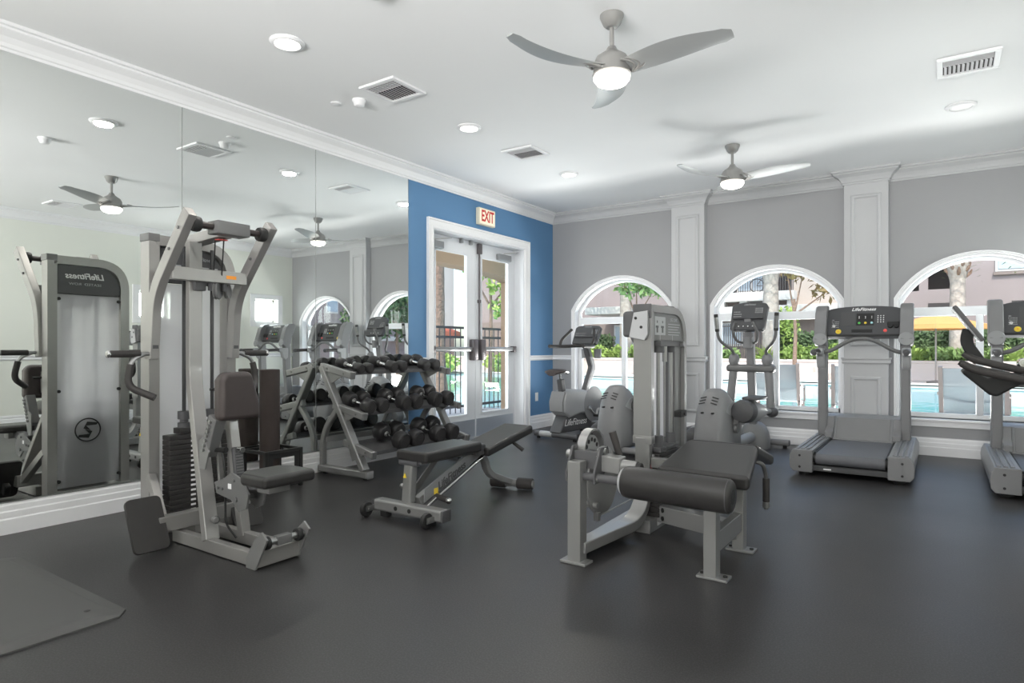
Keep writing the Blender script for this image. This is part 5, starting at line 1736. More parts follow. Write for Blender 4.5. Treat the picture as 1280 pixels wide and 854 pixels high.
lp_('hip_pad', slab(MB(LO), [(-1.225, 3.135, 0.505), (-0.755, 3.115, 0.505), (-0.850, 3.70, 0.575), (-1.255, 3.72, 0.575)], 0.075), 'vinyl_pad', bevel=0.024, seg=4)
lp_('chest_pad', slab(MB(LO), [(-1.255, 3.735, 0.575), (-0.850, 3.715, 0.575), (-0.885, 4.30, 0.43), (-1.235, 4.31, 0.43)], 0.065), 'vinyl_pad', bevel=0.022, seg=4)
lp_('pad_frame', MB(LO).rect(fillet([(-1.03, 3.18, 0.425), (-1.04, 3.70, 0.475), (-1.05, 4.22, 0.345)], 0.05), 0.10, 0.05), 'silver')
lp_('hip_crossbar', MB(LO).rect([(-1.45, 3.66, 0.425), (-0.90, 3.61, 0.425)], 0.06, 0.06), 'silver')
for y in (3.095, 3.605):
    lp_('right_leg', MB(LO).rect([(-0.925, y, 0.0), (-0.925, y, 0.44)], 0.062, 0.075, (0, 1, 0)), 'silver')
    lp_('foot_plate', MB(LO).span((-0.99, y - 0.045, 0), (-0.84, y + 0.045, 0.013)), 'silver', bevel=0.003)
    lp_('foot_bolt', MB(LO).cyl((-0.86, y, 0.013), (-0.86, y, 0.020), 0.011).cyl((-0.972, y, 0.013), (-0.972, y, 0.020), 0.010), 'black', bevel=0)
lp_('leg_rail', MB(LO).rect([(-0.925, 3.09, 0.165), (-0.925, 3.61, 0.165)], 0.045, 0.10), 'silver')
lp_('link_beam', MB(LO).rect([(-1.46, 3.76, 0.10), (-0.935, 3.56, 0.115)], 0.08, 0.10), 'silver')
lp_('link_bolts', MB(LO).cyl((-1.40, 3.695, 0.13), (-1.405, 3.69, 0.13), 0.014).cyl((-1.40, 3.695, 0.08), (-1.405, 3.69, 0.08), 0.014), 'black', bevel=0)
for s, x in ((1, -0.875), (-1, -1.245)):
    p = fillet([(x - s * 0.07, 3.84, 0.455), (x + s * 0.012, 3.87, 0.45), (x + s * 0.016, 3.95, 0.37), (x + s * 0.016, 3.95, 0.16)], 0.05, 5)
    h_ = lp_('handle', MB(LO).tube(p, 0.012), 'dark_silver', bevel=0)
    lp_('grip', MB(LO).lathe([(0.001, 0), (0.019, 0), (0.020, 0.004), (0.020, 0.135), (0.018, 0.14), (0.001, 0.14)], (x + s * 0.016, 3.95, 0.345), (0, 0, -1)), 'grip', h_, bevel=0)
    lp_('end_cap', MB(LO).cyl((x + s * 0.016, 3.95, 0.205), (x + s * 0.016, 3.95, 0.172), 0.021), 'steel', h_, bevel=0.003)

# ================================================================== TREADMILLS
def treadmill(label, loc):
    t = thing('treadmill', label, 'treadmill', loc, 0, 'treadmills facing the windows')

    def p(name, mb, m, parent=None, bevel=0.004, **k):
        return mb.build(name, m, parent or t, bevel=bevel, **k)
    for s in (-1, 1):
        prof = [(0.285, 0.035), (0.435, 0.035), (0.462, 0.070), (0.468, 0.12), (0.462, 0.175), (0.440, 0.222), (0.285, 0.222)]
        rail = p('side_rail', MB().prism([(s * x, 0.03, z) for x, z in prof], (0, 1.46, 0)), 'deck_grey', bevel=0.006)
        p('end_cap', MB().prism([(s * (x + (0.004 if x > 0.4 else -0.003)), 0.0, z + (0.004 if z > 0.1 else -0.004)) for x, z in prof], (0, 0.032, 0)), 'grey_plastic', rail, bevel=0.008, seg=3)
        sc_ = MB()
        for z in (0.075, 0.175):
            sc_.cyl((s * 0.385, -0.003, z), (s * 0.385, 0.004, z), 0.010, None, 12)
        p('screws', sc_, 'black', rail, bevel=0)
        rb = MB()
        for k in range(3):
            rb.span((s * (0.315 + k * 0.042), 0.07, 0.222), (s * (0.343 + k * 0.042), 1.22, 0.231), 0.003)
        p('tread_strip', rb, 'grey_plastic', rail, bevel=0)
        up = MB()
        up.rect(fillet([(s * 0.365, 1.22, 0.10), (s * 0.362, 1.17, 0.75), (s * 0.360, 1.16, 1.18)], 0.2), 0.130, 0.085, (1, 0, 0))
        u = p('upright', up, 'grey_plastic', bevel=0.020, seg=3)
        p('upright_boot', MB().prism([(s * 0.255, y, z) for y, z in ((1.02, 0.215), (1.02, 0.275), (1.12, 0.30), (1.16, 0.33), (1.19, 0.42), (1.32, 0.42), (1.36, 0.215))], (s * 0.075, 0, 0)), 'grey_plastic', u, bevel=0.012, seg=3)
        pod = [(1.03, 1.205), (1.05, 1.16), (1.11, 1.135), (1.18, 1.15), (1.215, 1.20), (1.235, 1.30), (1.30, 1.48), (1.305, 1.535), (1.275, 1.560), (1.18, 1.545), (1.115, 1.48), (1.065, 1.33)]
        pd = p('side_pod', MB().prism([(s * 0.318, y, z) for y, z in pod], (s * 0.110, 0, 0)), 'grey_plastic', bevel=0.014, seg=3)
        p('pivot_disc', MB().lathe([(0.001, 0), (0.062, 0), (0.066, 0.006), (0.060, 0.012), (0.001, 0.016)], (s * 0.373, 1.045, 1.205), (0, -1, 0.15)), 'deck_grey', pd, bevel=0)
        # arm rest pointing back towards the user
        hp = fillet([(s * 0.372, 1.13, 1.075), (s * 0.380, 1.02, 1.085), (s * 0.385, 0.74, 1.075)], 0.06)
        ar = p('handrail', MB().tube(hp, 0.026), 'grip', bevel=0)
        p('handrail_bracket', MB().prism([(s * 0.335, y, z) for y, z in ((1.17, 1.12), (1.00, 1.12), (0.97, 1.09), (0.985, 1.05), (1.04, 1.04), (1.06, 0.95), (1.11, 0.90), (1.17, 0.95))], (s * 0.075, 0, 0)), 'light_plastic', ar, bevel=0.018, seg=3)
        p('handrail_cap', MB().lathe([(0.001, 0), (0.030, 0), (0.033, 0.012), (0.026, 0.03), (0.001, 0.034)], (s * 0.385, 0.76, 1.075), (0, -1, 0)), 'charcoal', ar, bevel=0)
        p('foot_pad', MB().cyl((s * 0.36, 0.10, 0), (s * 0.36, 0.10, 0.04), 0.045), 'black')
        p('foot_pad', MB().cyl((s * 0.36, 1.50, 0), (s * 0.36, 1.50, 0.04), 0.045), 'black')
    # belt wraps its rollers
    n = 10
    loop = [(0.075 - 0.048 * math.sin(PI * i / n), 0.147 + 0.048 * math.cos(PI * i / n)) for i in range(n + 1)]
    loop += [(1.40 + 0.048 * math.sin(PI * i / n), 0.147 - 0.048 * math.cos(PI * i / n)) for i in range(n + 1)]
    p('belt', MB().prism([(-0.262, y, z) for y, z in loop], (0.524, 0, 0)), 'belt', bevel=0)
    p('roller_end', MB().cyl((-0.285, 0.075, 0.147), (-0.255, 0.075, 0.147), 0.036).cyl((0.255, 0.075, 0.147), (0.285, 0.075, 0.147), 0.036), 'black')
    p('rear_tray', MB().span((-0.285, 0.035, 0.045), (0.285, 0.075, 0.092)), 'charcoal')
    p('badge', MB().span((-0.20, 0.032, 0.060), (-0.14, 0.036, 0.072)), 'white_mark', smooth=False, bevel=0)
    p('deck_edge', MB().span((-0.288, 0.10, 0.185), (-0.264, 1.10, 0.200)).span((0.264, 0.10, 0.185), (0.288, 1.10, 0.200)), 'black')
    p('lower_frame', MB().span((-0.30, 0.12, 0.045), (0.30, 1.72, 0.092)), 'black')
    hood = [(1.10, 0.205), (1.24, 0.400), (1.29, 0.425), (1.42, 0.435), (1.70, 0.36), (1.76, 0.20), (1.74, 0.06), (1.10, 0.06)]
    hd = p('motor_hood', MB().prism([(-0.335, y, z) for y, z in hood], (0.67, 0, 0)), 'deck_grey', bevel=0.018, seg=3)
    p('hood_panel', MB().prism([(-0.235, y, z) for y, z in ((1.092, 0.207), (1.236, 0.408), (1.244, 0.404), (1.102, 0.204))], (0.47, 0, 0)), 'grey_plastic', hd, bevel=0.003)
    # console
    tilt = R(20)
    ct = Matrix.Translation((0, 1.135, 1.235)) @ Matrix.Rotation(-tilt, 4, 'X')

    def cpt(x, z, d=0.0):
        return ct @ Vector((x, d, z))
    w = 0.325
    out = [(-w, 0.0), (w, 0.0), (w, 0.285)] + [(w * math.cos(a * PI / 12) if 0 < a < 12 else (w if a == 0 else -w), 0.285 + 0.045 * math.sin(a * PI / 12)) for a in range(1, 12)] + [(-w, 0.285)]
    cn = MB().ring([[cpt(x, z, 0.0) for x, z in out], [cpt(x, z, 0.085) for x, z in out]])
    con = p('console', cn, 'panel', bevel=0.010, seg=3)
    p('console_top', MB().ring([[cpt(x * 1.0, z + 0.001, -0.004) for x, z in out[2:]] + [cpt(-w, 0.268, -0.004), cpt(w, 0.268, -0.004)], [cpt(x, z + 0.006, 0.088) for x, z in out[2:]] + [cpt(-w, 0.268, 0.088), cpt(w, 0.268, 0.088)]]), 'charcoal', con, bevel=0.004) if False else None
    tmx = ct.to_3x3() @ BACK_FACE
    text('lettering', 'LifeFitness', 0.046, 'white_mark', con, cpt(0.0, 0.288, -0.0025), tmx, shear=0.3, font_bold=True, sx=1.1)

    def btn(x, z, m, r, name='button', sx=1.0):
        c = cpt(x, z, -0.001)
        ax_ = (ct.to_3x3() @ Vector((0, -1, 0)))
        return p(name, MB().lathe([(0.001, 0), (r, 0), (r * 0.9, 0.006), (r * 0.4, 0.009), (0.001, 0.009)], c, ax_, seg=16), m, con, bevel=0)

    def patch(x0, z0, x1, z1, m, name, d=0.0015):
        mb = MB()
        mb.ring([[cpt(x0, z0, 0.002), cpt(x1, z0, 0.002), cpt(x1, z1, 0.002), cpt(x0, z1, 0.002)], [cpt(x0, z0, -d), cpt(x1, z0, -d), cpt(x1, z1, -d), cpt(x0, z1, -d)]])
        return p(name, mb, m, con, bevel=0, smooth=False)
    patch(-0.20, 0.115, -0.075, 0.265, 'charcoal', 'display')
    patch(-0.06, 0.115, 0.095, 0.245, 'black', 'display')
    patch(-0.10, 0.042, 0.082, 0.072, 'black', 'reading_ledge', 0.006)
    patch(-0.315, -0.004, 0.315, 0.016, 'black', 'lower_trim', 0.008)
    btn(-0.035, 0.142, 'green', 0.012)
    btn(0.020, 0.142, 'yellow', 0.012)
    btn(0.075, 0.142, 'sky_btn', 0.012)
    btn(-0.218, 0.052, 'yellow', 0.026, 'dial_ring')
    btn(-0.218, 0.052, 'orange', 0.018, 'stop_button')
    btn(0.192, 0.058, 'red_button', 0.017, 'stop_button')
    ky = MB()
    for i in range(3):
        for j in range(4):
            ky.lathe([(0.001, 0), (0.006, 0), (0.005, 0.003), (0.001, 0.003)], cpt(0.128 + i * 0.024, 0.150 + j * 0.022, -0.001), ct.to_3x3() @ Vector((0, -1, 0)), seg=8)
    for i in range(3):
        for j in range(2):
            ky.lathe([(0.001, 0), (0.005, 0), (0.004, 0.003), (0.001, 0.003)], cpt(-0.036 + i * 0.055, 0.195 + j * 0.016, -0.002), ct.to_3x3() @ Vector((0, -1, 0)), seg=8)
    rr = random.Random(3)
    for i in range(22):
        ky.lathe([(0.001, 0), (0.0035, 0), (0.001, 0.002)], cpt(-0.275 + (i % 5) * 0.013 + rr.uniform(-.003, .003), 0.098 + (i // 5) * 0.020, -0.001), ct.to_3x3() @ Vector((0, -1, 0)), seg=6)
    p('key_print', ky, 'white_mark', con, bevel=0, smooth=False)
    btn(-0.262, 0.112, 'white_mark', 0.013, 'select_ring')
    btn(-0.262, 0.112, 'panel', 0.010, 'select_key')
    ch = MB()
    for x in (0.235, 0.285):
        ch.lathe([(0.001, 0), (0.024, 0), (0.022, 0.020), (0.001, 0.020)], cpt(x, 0.105, -0.001), ct.to_3x3() @ Vector((0, -1, 0)))
    ch.ring([[cpt(0.210, 0.110, -0.001), cpt(0.312, 0.110, -0.001), cpt(0.312, 0.150, -0.001), cpt(0.210, 0.150, -0.001)], [cpt(0.210, 0.110, -0.022), cpt(0.312, 0.110, -0.022), cpt(0.305, 0.145, -0.018), cpt(0.215, 0.145, -0.018)]])
    p('headset_hook', ch, 'black', con, bevel=0.002)
    # curved front handle bar
    hb = []
    for i in range(25):
        f = -1 + 2 * i / 24
        hb.append((f * 0.345, 1.06 - 0.02 * (1 - f * f), 1.075 + 0.135 * (0.5 + 0.5 * math.cos(PI * abs(f) ** 1.15))))
    p('handlebar', MB().tube(hb, 0.020), 'dark_silver', bevel=0)
    return t


tr1 = treadmill('grey treadmill in front of the panelled pilaster, whole machine in view', (-0.645, 6.02, 0))
dup(tr1, (0.775, 5.93, 0), 0, 'grey treadmill at the right edge, half hidden by the exercise bike handlebars')

# ================================================================== ELLIPTICAL TRAINERS
def elliptical(label, loc):
    t = thing('elliptical_trainer', label, 'elliptical trainer', loc, R(-4), 'elliptical trainers facing the windows')

    def p(name, mb, m, parent=None, bevel=0.004, **k):
        return mb.build(name, m, parent or t, bevel=bevel, **k)
    # rear drive housing: a rounded hood, narrower towards the top
    side = [(0.00, 0.04), (-0.015, 0.20), (0.01, 0.40), (0.05, 0.58), (0.10, 0.675), (0.17, 0.725), (0.25, 0.725), (0.34, 0.68), (0.43, 0.60), (0.52, 0.47), (0.58, 0.30), (0.60, 0.04)]
    rings = []
    for k in range(9):
        f = -1 + 2 * k / 8
        q = math.sqrt(max(0.0, 1 - f * f))
        ring = []
        for y, z in side:
            wz = 0.148 - 0.022 * max(0, (z - 0.25) / 0.5)
            sh_ = 1 - 0.13 * (1 - (1 - abs(f) ** 3.5))
            c = Vector((0, 0.29, 0.33))
            pt_ = Vector((0, y, z))
            kk = 1 - 0.20 * abs(f) ** 3.2
            pp = c + (pt_ - c) * kk
            ring.append((f * wz, pp.y, max(0.03, pp.z)))
        rings.append(ring)
    hs = p('drive_housing', MB().ring(rings), 'grey_plastic', bevel=0, angle=55)
    vt = MB()
    for k in range(3):
        for s in (-1, 1):
            vt.box((s * 0.058, 0.028 + k * 0.024, 0.590 + k * 0.026), (0.062, 0.006, 0.009), Euler((R(-35), s * R(14), 0)))
    p('vent_slots', vt, 'black', hs, bevel=0, smooth=False)
    p('housing_screws', MB().cyl((-0.05, -0.003, 0.50), (-0.05, 0.05, 0.50), 0.009).cyl((0.05, -0.003, 0.50), (0.05, 0.05, 0.50), 0.009), 'black', hs, bevel=0)
    for s in (-1, 1):
        p('crank_disc', MB().lathe([(0.001, 0), (0.255, 0), (0.262, 0.008), (0.255, 0.016), (0.001, 0.022)], (s * 0.118, 0.335, 0.335), (s, 0, 0), seg=44), 'light_plastic', hs, bevel=0)
        ang = R(62) if s > 0 else R(242)
        cx_ = Vector((s * 0.165, 0.335 + 0.20 * math.cos(ang) * 0.4, 0.335 + 0.19 * math.sin(ang)))
        cr = p('crank_arm', MB().beam((s * 0.155, 0.335, 0.335), cx_, 0.03, 0.06, (1, 0, 0)).cyl((s * 0.15, 0.335, 0.335), (s * 0.185, 0.335, 0.335), 0.045), 'dark_silver')
        # pedal link: bulky roller cover tapering forwards to the swing arm joint
        a = Vector((s * 0.238, cx_.y - 0.10, cx_.z + 0.01))
        b = Vector((s * 0.225, 1.24, 0.435))
        d = (b - a)
        L = d.length
        lk = p('pedal_link', MB().lathe([(0.001, 0), (0.068, 0.0), (0.100, 0.02), (0.110, 0.07), (0.112, 0.22), (0.106, 0.32), (0.085, 0.50), (0.058, 0.66), (0.032, 0.75), (0.028, L - 0.05), (0.001, L - 0.04)], a, d, seg=24), 'light_plastic', bevel=0)
        p('roller_cover', MB().lathe([(0.001, -0.012), (0.068, -0.010), (0.104, 0.012), (0.114, 0.06), (0.115, 0.13), (0.111, 0.13), (0.110, 0.12), (0.001, 0.12)], a, d, seg=24), 'charcoal', lk, bevel=0)
        p('pedal', MB().span((s * 0.205, a.y + 0.10, a.z + 0.10), (s * 0.365, a.y + 0.40, a.z + 0.13), 0.01), 'charcoal', lk, bevel=0)
        # swing arm with joint, pivot ball and curved grip
        sa = p('swing_arm', MB().tube(fillet([(s * 0.225, 1.275, 0.43), (s * 0.195, 1.30, 0.80), (s * 0.183, 1.30, 0.96)], 0.1), 0.046), 'grey_plastic', bevel=0)
        p('joint_cover', MB().ball((s * 0.235, 1.27, 0.425), 0.072, 2, (0.9, 1, 0.8)), 'charcoal', sa, bevel=0)
        p('pivot_ball', MB().ball((s * 0.180, 1.29, 0.985), 0.066, 2, (0.9, 0.9, 1.15)), 'grey_plastic', sa, bevel=0)
        gp_ = fillet([(s * 0.178, 1.28, 1.02), (s * 0.175, 1.24, 1.09), (s * 0.305, 1.14, 1.205), (s * 0.325, 1.12, 1.48)], [0.04, 0.07], 7)
        p('arm_tube', MB().tube(gp_, 0.016), 'dark_silver', sa, bevel=0)
        p('hand_grip', MB().tube([(s * 0.3145, 1.133, 1.30), (s * 0.3255, 1.118, 1.495)], 0.023), 'grip', sa, bevel=0.004)
        p('pulse_plate', MB().tube([(s * 0.3155, 1.130, 1.33), (s * 0.3235, 1.118, 1.46)], 0.0238, 10), 'steel', sa, bevel=0)
        # inner fixed handle loops beside the console
        ih = fillet([(s * 0.03, 1.25, 1.17), (s * 0.11, 1.16, 1.185), (s * 0.135, 1.09, 1.30), (s * 0.09, 1.07, 1.40)], 0.06, 6)
        p('fixed_handle', MB().tube(ih, 0.015), 'dark_silver', bevel=0)
    p('pivot_crossbar', MB().span((-0.262, 1.24, 0.850), (0.262, 1.36, 0.935)), 'dark_silver', bevel=0.036, seg=4)
    p('mast', MB().rect(fillet([(0, 1.40, 0.20), (0, 1.34, 0.75), (0, 1.27, 1.30)], 0.3), 0.085, 0.085, (1, 0, 0)), 'grey_plastic', bevel=0.022, seg=3)
    p('mast_boot', MB().lathe([(0.001, 0), (0.165, 0), (0.165, 0.10), (0.150, 0.18), (0.115, 0.25), (0.07, 0.285), (0.001, 0.29)], (0, 1.44, 0)), 'grey_plastic', bevel=0)
    p('cup_holder', MB().lathe([(0.001, 0), (0.046, 0), (0.052, 0.12), (0.046, 0.12), (0.042, 0.02), (0.001, 0.02)], (0, 1.20, 1.12)), 'grey_plastic', bevel=0)
    p('centre_rail', MB().cyl((0, 0.50, 0.115), (0, 1.40, 0.135), 0.055), 'light_plastic', bevel=0)
    for y in (0.10, 1.60):
        sb = p('stabilizer_bar', MB().tube([(-0.33, y, 0.058), (0.33, y, 0.058)], 0.034), 'grey_plastic', bevel=0.004)
        for s in (-1, 1):
            p('levelling_foot', MB().cyl((s * 0.28, y, 0), (s * 0.28, y, 0.03), 0.022), 'black', sb)
    ct = Matrix.Translation((0, 1.15, 1.315)) @ Matrix.Rotation(R(-24), 4, 'X')

    def cpt(x, z, d=0.0):
        return ct @ Vector((x, d, z))
    out = [(-0.165, 0.0), (0.165, 0.0), (0.183, 0.02), (0.195, 0.29), (0.17, 0.325), (0.07, 0.342), (-0.07, 0.342), (-0.17, 0.325), (-0.195, 0.29), (-0.183, 0.02)]
    con = p('console', MB().ring([[cpt(x, z, 0) for x, z in out], [cpt(x, z, 0.06) for x, z in out]]), 'panel', bevel=0.012, seg=3)
    tmx = ct.to_3x3() @ BACK_FACE
    text('lettering', 'LifeFitness', 0.030, 'grey_mark', con, cpt(0, 0.308, -0.002), tmx, shear=0.3)
    led = MB()
    led.ring([[cpt(-0.16, 0.125, 0.002), cpt(0.16, 0.125, 0.002), cpt(0.16, 0.15, 0.002), cpt(-0.16, 0.15, 0.002)], [cpt(-0.16, 0.125, -0.03), cpt(0.16, 0.125, -0.03), cpt(0.16, 0.14, -0.025), cpt(-0.16, 0.14, -0.025)]])
    p('reading_ledge', led, 'charcoal', con, bevel=0.003)
    ky = MB()
    axn = ct.to_3x3() @ Vector((0, -1, 0))
    for i in range(4):
        for j in range(3):
            ky.lathe([(0.001, 0), (0.0055, 0), (0.004, 0.003), (0.001, 0.003)], cpt(0.075 + i * 0.022, 0.21 + j * 0.024, -0.001), axn, seg=8)
    for i in range(14):
        ky.lathe([(0.001, 0), (0.0045, 0), (0.001, 0.002)], cpt(-0.155 + (i % 5) * 0.018, 0.165 + (i // 5) * 0.028, -0.001), axn, seg=6)
    for i in range(4):
        ky.lathe([(0.001, 0), (0.007, 0), (0.005, 0.004), (0.001, 0.004)], cpt(-0.09 + i * 0.05, 0.045, -0.001), axn, seg=8)
    p('key_print', ky, 'white_mark', con, bevel=0, smooth=False)
    p('console_neck', MB().rect([(0, 1.275, 1.26), (0, 1.225, 1.45)], 0.09, 0.07, (1, 0, 0)), 'grey_plastic')
    return t


el = elliptical('grey elliptical trainer in front of the middle window, behind the leg curl bench', (-1.835, 5.98, 0))
dup(el, (-2.87, 5.98, 0), R(-4), 'grey elliptical trainer half hidden behind the leg curl tower')

# ================================================================== UPRIGHT BIKE
ub = thing('upright_bike', 'grey upright exercise bike in the back corner by the left window', 'exercise bike', (-3.83, 7.08, 0), R(-6))


def up_(name, mb, m, parent=None, bevel=0.004, **k):
    return mb.build(name, m, parent or ub, bevel=bevel, **k)


rs = up_('rear_stabilizer', MB().tube([(-0.32, -0.42, 0.058), (0.32, -0.42, 0.058)], 0.036), 'charcoal', bevel=0)
up_('chrome_sleeve', MB().tube([(-0.24, -0.42, 0.058), (-0.05, -0.42, 0.058)], 0.038), 'light_plastic', rs, bevel=0)
up_('levelling_foot', MB().cyl((-0.27, -0.42, 0), (-0.27, -0.42, 0.03), 0.022).cyl((0.27, -0.42, 0), (0.27, -0.42, 0.03), 0.022), 'black', rs)
fst = up_('front_stabilizer', MB().tube([(-0.28, 0.48, 0.058), (0.28, 0.48, 0.058)], 0.036), 'charcoal', bevel=0)
up_('levelling_foot', MB().cyl((-0.24, 0.48, 0), (-0.24, 0.48, 0.03), 0.022).cyl((0.24, 0.48, 0), (0.24, 0.48, 0.03), 0.022), 'black', fst)
lw = [(-0.46, 0.085), (-0.30, 0.33), (-0.22, 0.36), (0.50, 0.36), (0.54, 0.085)]
lb_ = up_('lower_housing', MB().prism([(-0.085, y, z) for y, z in lw], (0.17, 0, 0)), 'charcoal', bevel=0.02, seg=3)
text('lettering', 'LifeFitness', 0.115, 'white_mark', lb_, (0.0865, -0.13, 0.20), RIGHT_FACE, shear=0.35)
uh = [(-0.40, 0.33), (-0.41, 0.46), (-0.36, 0.575), (-0.25, 0.60), (0.02, 0.595), (0.25, 0.55), (0.46, 0.45), (0.55, 0.33), (0.50, 0.26), (-0.02, 0.30), (-0.28, 0.26)]
bh = up_('upper_housing', MB().prism([(-0.115, y, z) for y, z in uh], (0.23, 0, 0)), 'light_plastic', bevel=0.035, seg=4)
up_('rear_panel', MB().prism([(-0.100, y, z) for y, z in ((-0.425, 0.34), (-0.435, 0.46), (-0.38, 0.59), (-0.36, 0.575), (-0.40, 0.46), (-0.39, 0.33))], (0.20, 0, 0)), 'grey_plastic', bh, bevel=0.008)
up_('wheel_cover', MB().lathe([(0.001, 0), (0.22, 0), (0.225, 0.01), (0.001, 0.03)], (0.105, 0.24, 0.40), (1, 0, 0), seg=36), 'grey_plastic', bh, bevel=0)
for s in (-1, 1):
    ck = up_('crank', MB().beam((s * 0.14, 0.10, 0.36), (s * 0.15, 0.10 + s * 0.11, 0.36 - s * 0.10), 0.02, 0.035, (1, 0, 0)).cyl((s * 0.11, 0.10, 0.36), (s * 0.15, 0.10, 0.36), 0.026), 'chrome')
    up_('pedal', MB().box((s * 0.20, 0.10 + s * 0.11, 0.36 - s * 0.10), (0.09, 0.10, 0.026)), 'black', ck, bevel=0.006)
    up_('pedal_strap', MB().rect(fillet([(s * 0.16, 0.10 + s * 0.13, 0.365 - s * 0.10), (s * 0.17, 0.10 + s * 0.14, 0.44 - s * 0.10), (s * 0.24, 0.10 + s * 0.14, 0.44 - s * 0.10), (s * 0.245, 0.10 + s * 0.13, 0.365 - s * 0.10)], 0.03), 0.03, 0.004, (0, 1, 0)), 'light_plastic', ck, bevel=0)
up_('seat_sleeve', MB().rect([(0, -0.30, 0.57), (0, -0.335, 0.735)], 0.075, 0.07, (1, 0, 0)), 'charcoal', bevel=0.01)
sp_ = up_('seat_post', MB().cyl((0, -0.33, 0.70), (0, -0.36, 0.835), 0.020), 'chrome', bevel=0)
stp = MB()
for i, (y, w, z) in enumerate(()):
    pass
rings = []
for y, w, zt in ((-0.52, 0.07, 0.845), (-0.50, 0.12, 0.862), (-0.42, 0.132, 0.872), (-0.32, 0.10, 0.868), (-0.24, 0.050, 0.864), (-0.19, 0.030, 0.856)):
    rings.append([(w * math.cos(a * PI / 8), y, zt - 0.034 + (0.026 if math.sin(a * PI / 8) > 0 else 0.034) * math.sin(a * PI / 8)) for a in range(16)])
up_('saddle', MB().ring(rings), 'brown_pad', bevel=0, angle=60)
up_('console_mast', MB().rect(fillet([(0, 0.20, 0.54), (0, 0.39, 0.86), (0, 0.24, 1.14)], 0.05), 0.075, 0.06, (1, 0, 0)), 'light_plastic', bevel=0.012)
up_('mast_spine', MB().rect(fillet([(0, 0.165, 0.55), (0, 0.345, 0.865), (0, 0.21, 1.13)], 0.05), 0.03, 0.064, (1, 0, 0)), 'charcoal', bevel=0.004)
for s in (-1, 1):
    up_('cup_holder', MB().lathe([(0.001, 0), (0.045, 0), (0.052, 0.12), (0.046, 0.12), (0.040, 0.02), (0.001, 0.02)], (s * 0.095, 0.36, 0.985)), 'grey_plastic', bevel=0)
hb = fillet([(-0.02, 0.22, 1.15), (-0.15, 0.19, 1.145), (-0.245, 0.0, 1.135), (-0.255, -0.22, 1.14)], 0.08, 6)
for s in (-1, 1):
    pts = [(s * abs(x) * 1.0, y, z) for x, y, z in hb]
    h_ = up_('handlebar', MB().tube(pts, 0.023), 'grip', bevel=0)
    up_('upper_handle', MB().tube(fillet([(s * 0.235, -0.02, 1.14), (s * 0.25, 0.03, 1.22), (s * 0.17, 0.16, 1.36)], 0.06, 6), 0.018), 'grip', h_, bevel=0)
ct = Matrix.Translation((0, 0.17, 1.175)) @ Matrix.Rotation(R(-28), 4, 'X')
out = [(-0.185, 0.0), (0.185, 0.0), (0.195, 0.235), (0.16, 0.262), (0, 0.275), (-0.16, 0.262), (-0.195, 0.235)]
con = up_('console', MB().ring([[ct @ Vector((x, 0, z)) for x, z in out], [ct @ Vector((x, 0.055, z)) for x, z in out]]), 'panel', bevel=0.012, seg=3)
text('lettering', 'LifeFitness', 0.026, 'grey_mark', con, ct @ Vector((0, -0.002, 0.248)), ct.to_3x3() @ BACK_FACE, shear=0.3)
ky = MB()
axn = ct.to_3x3() @ Vector((0, -1, 0))
for i in range(4):
    for j in range(3):
        ky.lathe([(0.001, 0), (0.0055, 0), (0.004, 0.003), (0.001, 0.003)], ct @ Vector((0.085 + i * 0.022, -0.001, 0.15 + j * 0.022)), axn, seg=8)
for i in range(12):
    ky.lathe([(0.001, 0), (0.0045, 0), (0.001, 0.002)], ct @ Vector((-0.15 + (i % 6) * 0.026, -0.001, 0.12 + (i // 6) * 0.03)), axn, seg=6)
up_('key_print', ky, 'white_mark', con, bevel=0, smooth=False)
up_('reading_ledge', MB().ring([[ct @ Vector(q) for q in ((-0.165, 0.002, 0.085), (0.165, 0.002, 0.085), (0.165, 0.002, 0.105), (-0.165, 0.002, 0.105))], [ct @ Vector(q) for q in ((-0.165, -0.025, 0.085), (0.165, -0.025, 0.085), (0.165, -0.02, 0.097), (-0.165, -0.02, 0.097))]]), 'charcoal', con, bevel=0.003)

# ================================================================== INDOOR CYCLE AT THE RIGHT EDGE
ic = thing('indoor_cycle', 'dark indoor cycle at the right edge, only its handlebars and tilted screen in view', 'exercise bike', (0.45, 4.42, 0))


def ip(name, mb, m, parent=None, bevel=0.004, **k):
    return mb.build(name, m, parent or ic, bevel=bevel, **k)


# local x runs from the front (towards the mirror) back to the saddle; handlebars overhang the front
sc_m = Matrix.Translation((-0.325, 0, 1.255)) @ Matrix.Rotation(R(-34), 4, 'Y')
sb = MB().box((0, 0, 0), (0.022, 0.28, 0.235), None, 0.006)
bmesh.ops.transform(sb.bm, matrix=sc_m, verts=sb.bm.verts)
scr = ip('screen', sb, 'charcoal', bevel=0)
sb = MB().box((0.0115, 0, 0.004), (0.002, 0.255, 0.205))
bmesh.ops.transform(sb.bm, matrix=sc_m, verts=sb.bm.verts)
ip('screen_glass', sb, 'tablet_screen', scr, bevel=0, smooth=False)
sb = MB().box((-0.0125, 0, 0), (0.004, 0.27, 0.225), None, 0.001)
bmesh.ops.transform(sb.bm, matrix=sc_m, verts=sb.bm.verts)
ip('screen_back', sb, 'sky_btn' if False else 'light_plastic', scr, bevel=0)
ip('screen_post', MB().rect(fillet([(-0.320, 0, 1.225), (-0.335, 0, 1.15), (-0.27, 0, 1.04)], 0.05), 0.06, 0.045, (0, 1, 0)), 'black', scr, bevel=0.008)
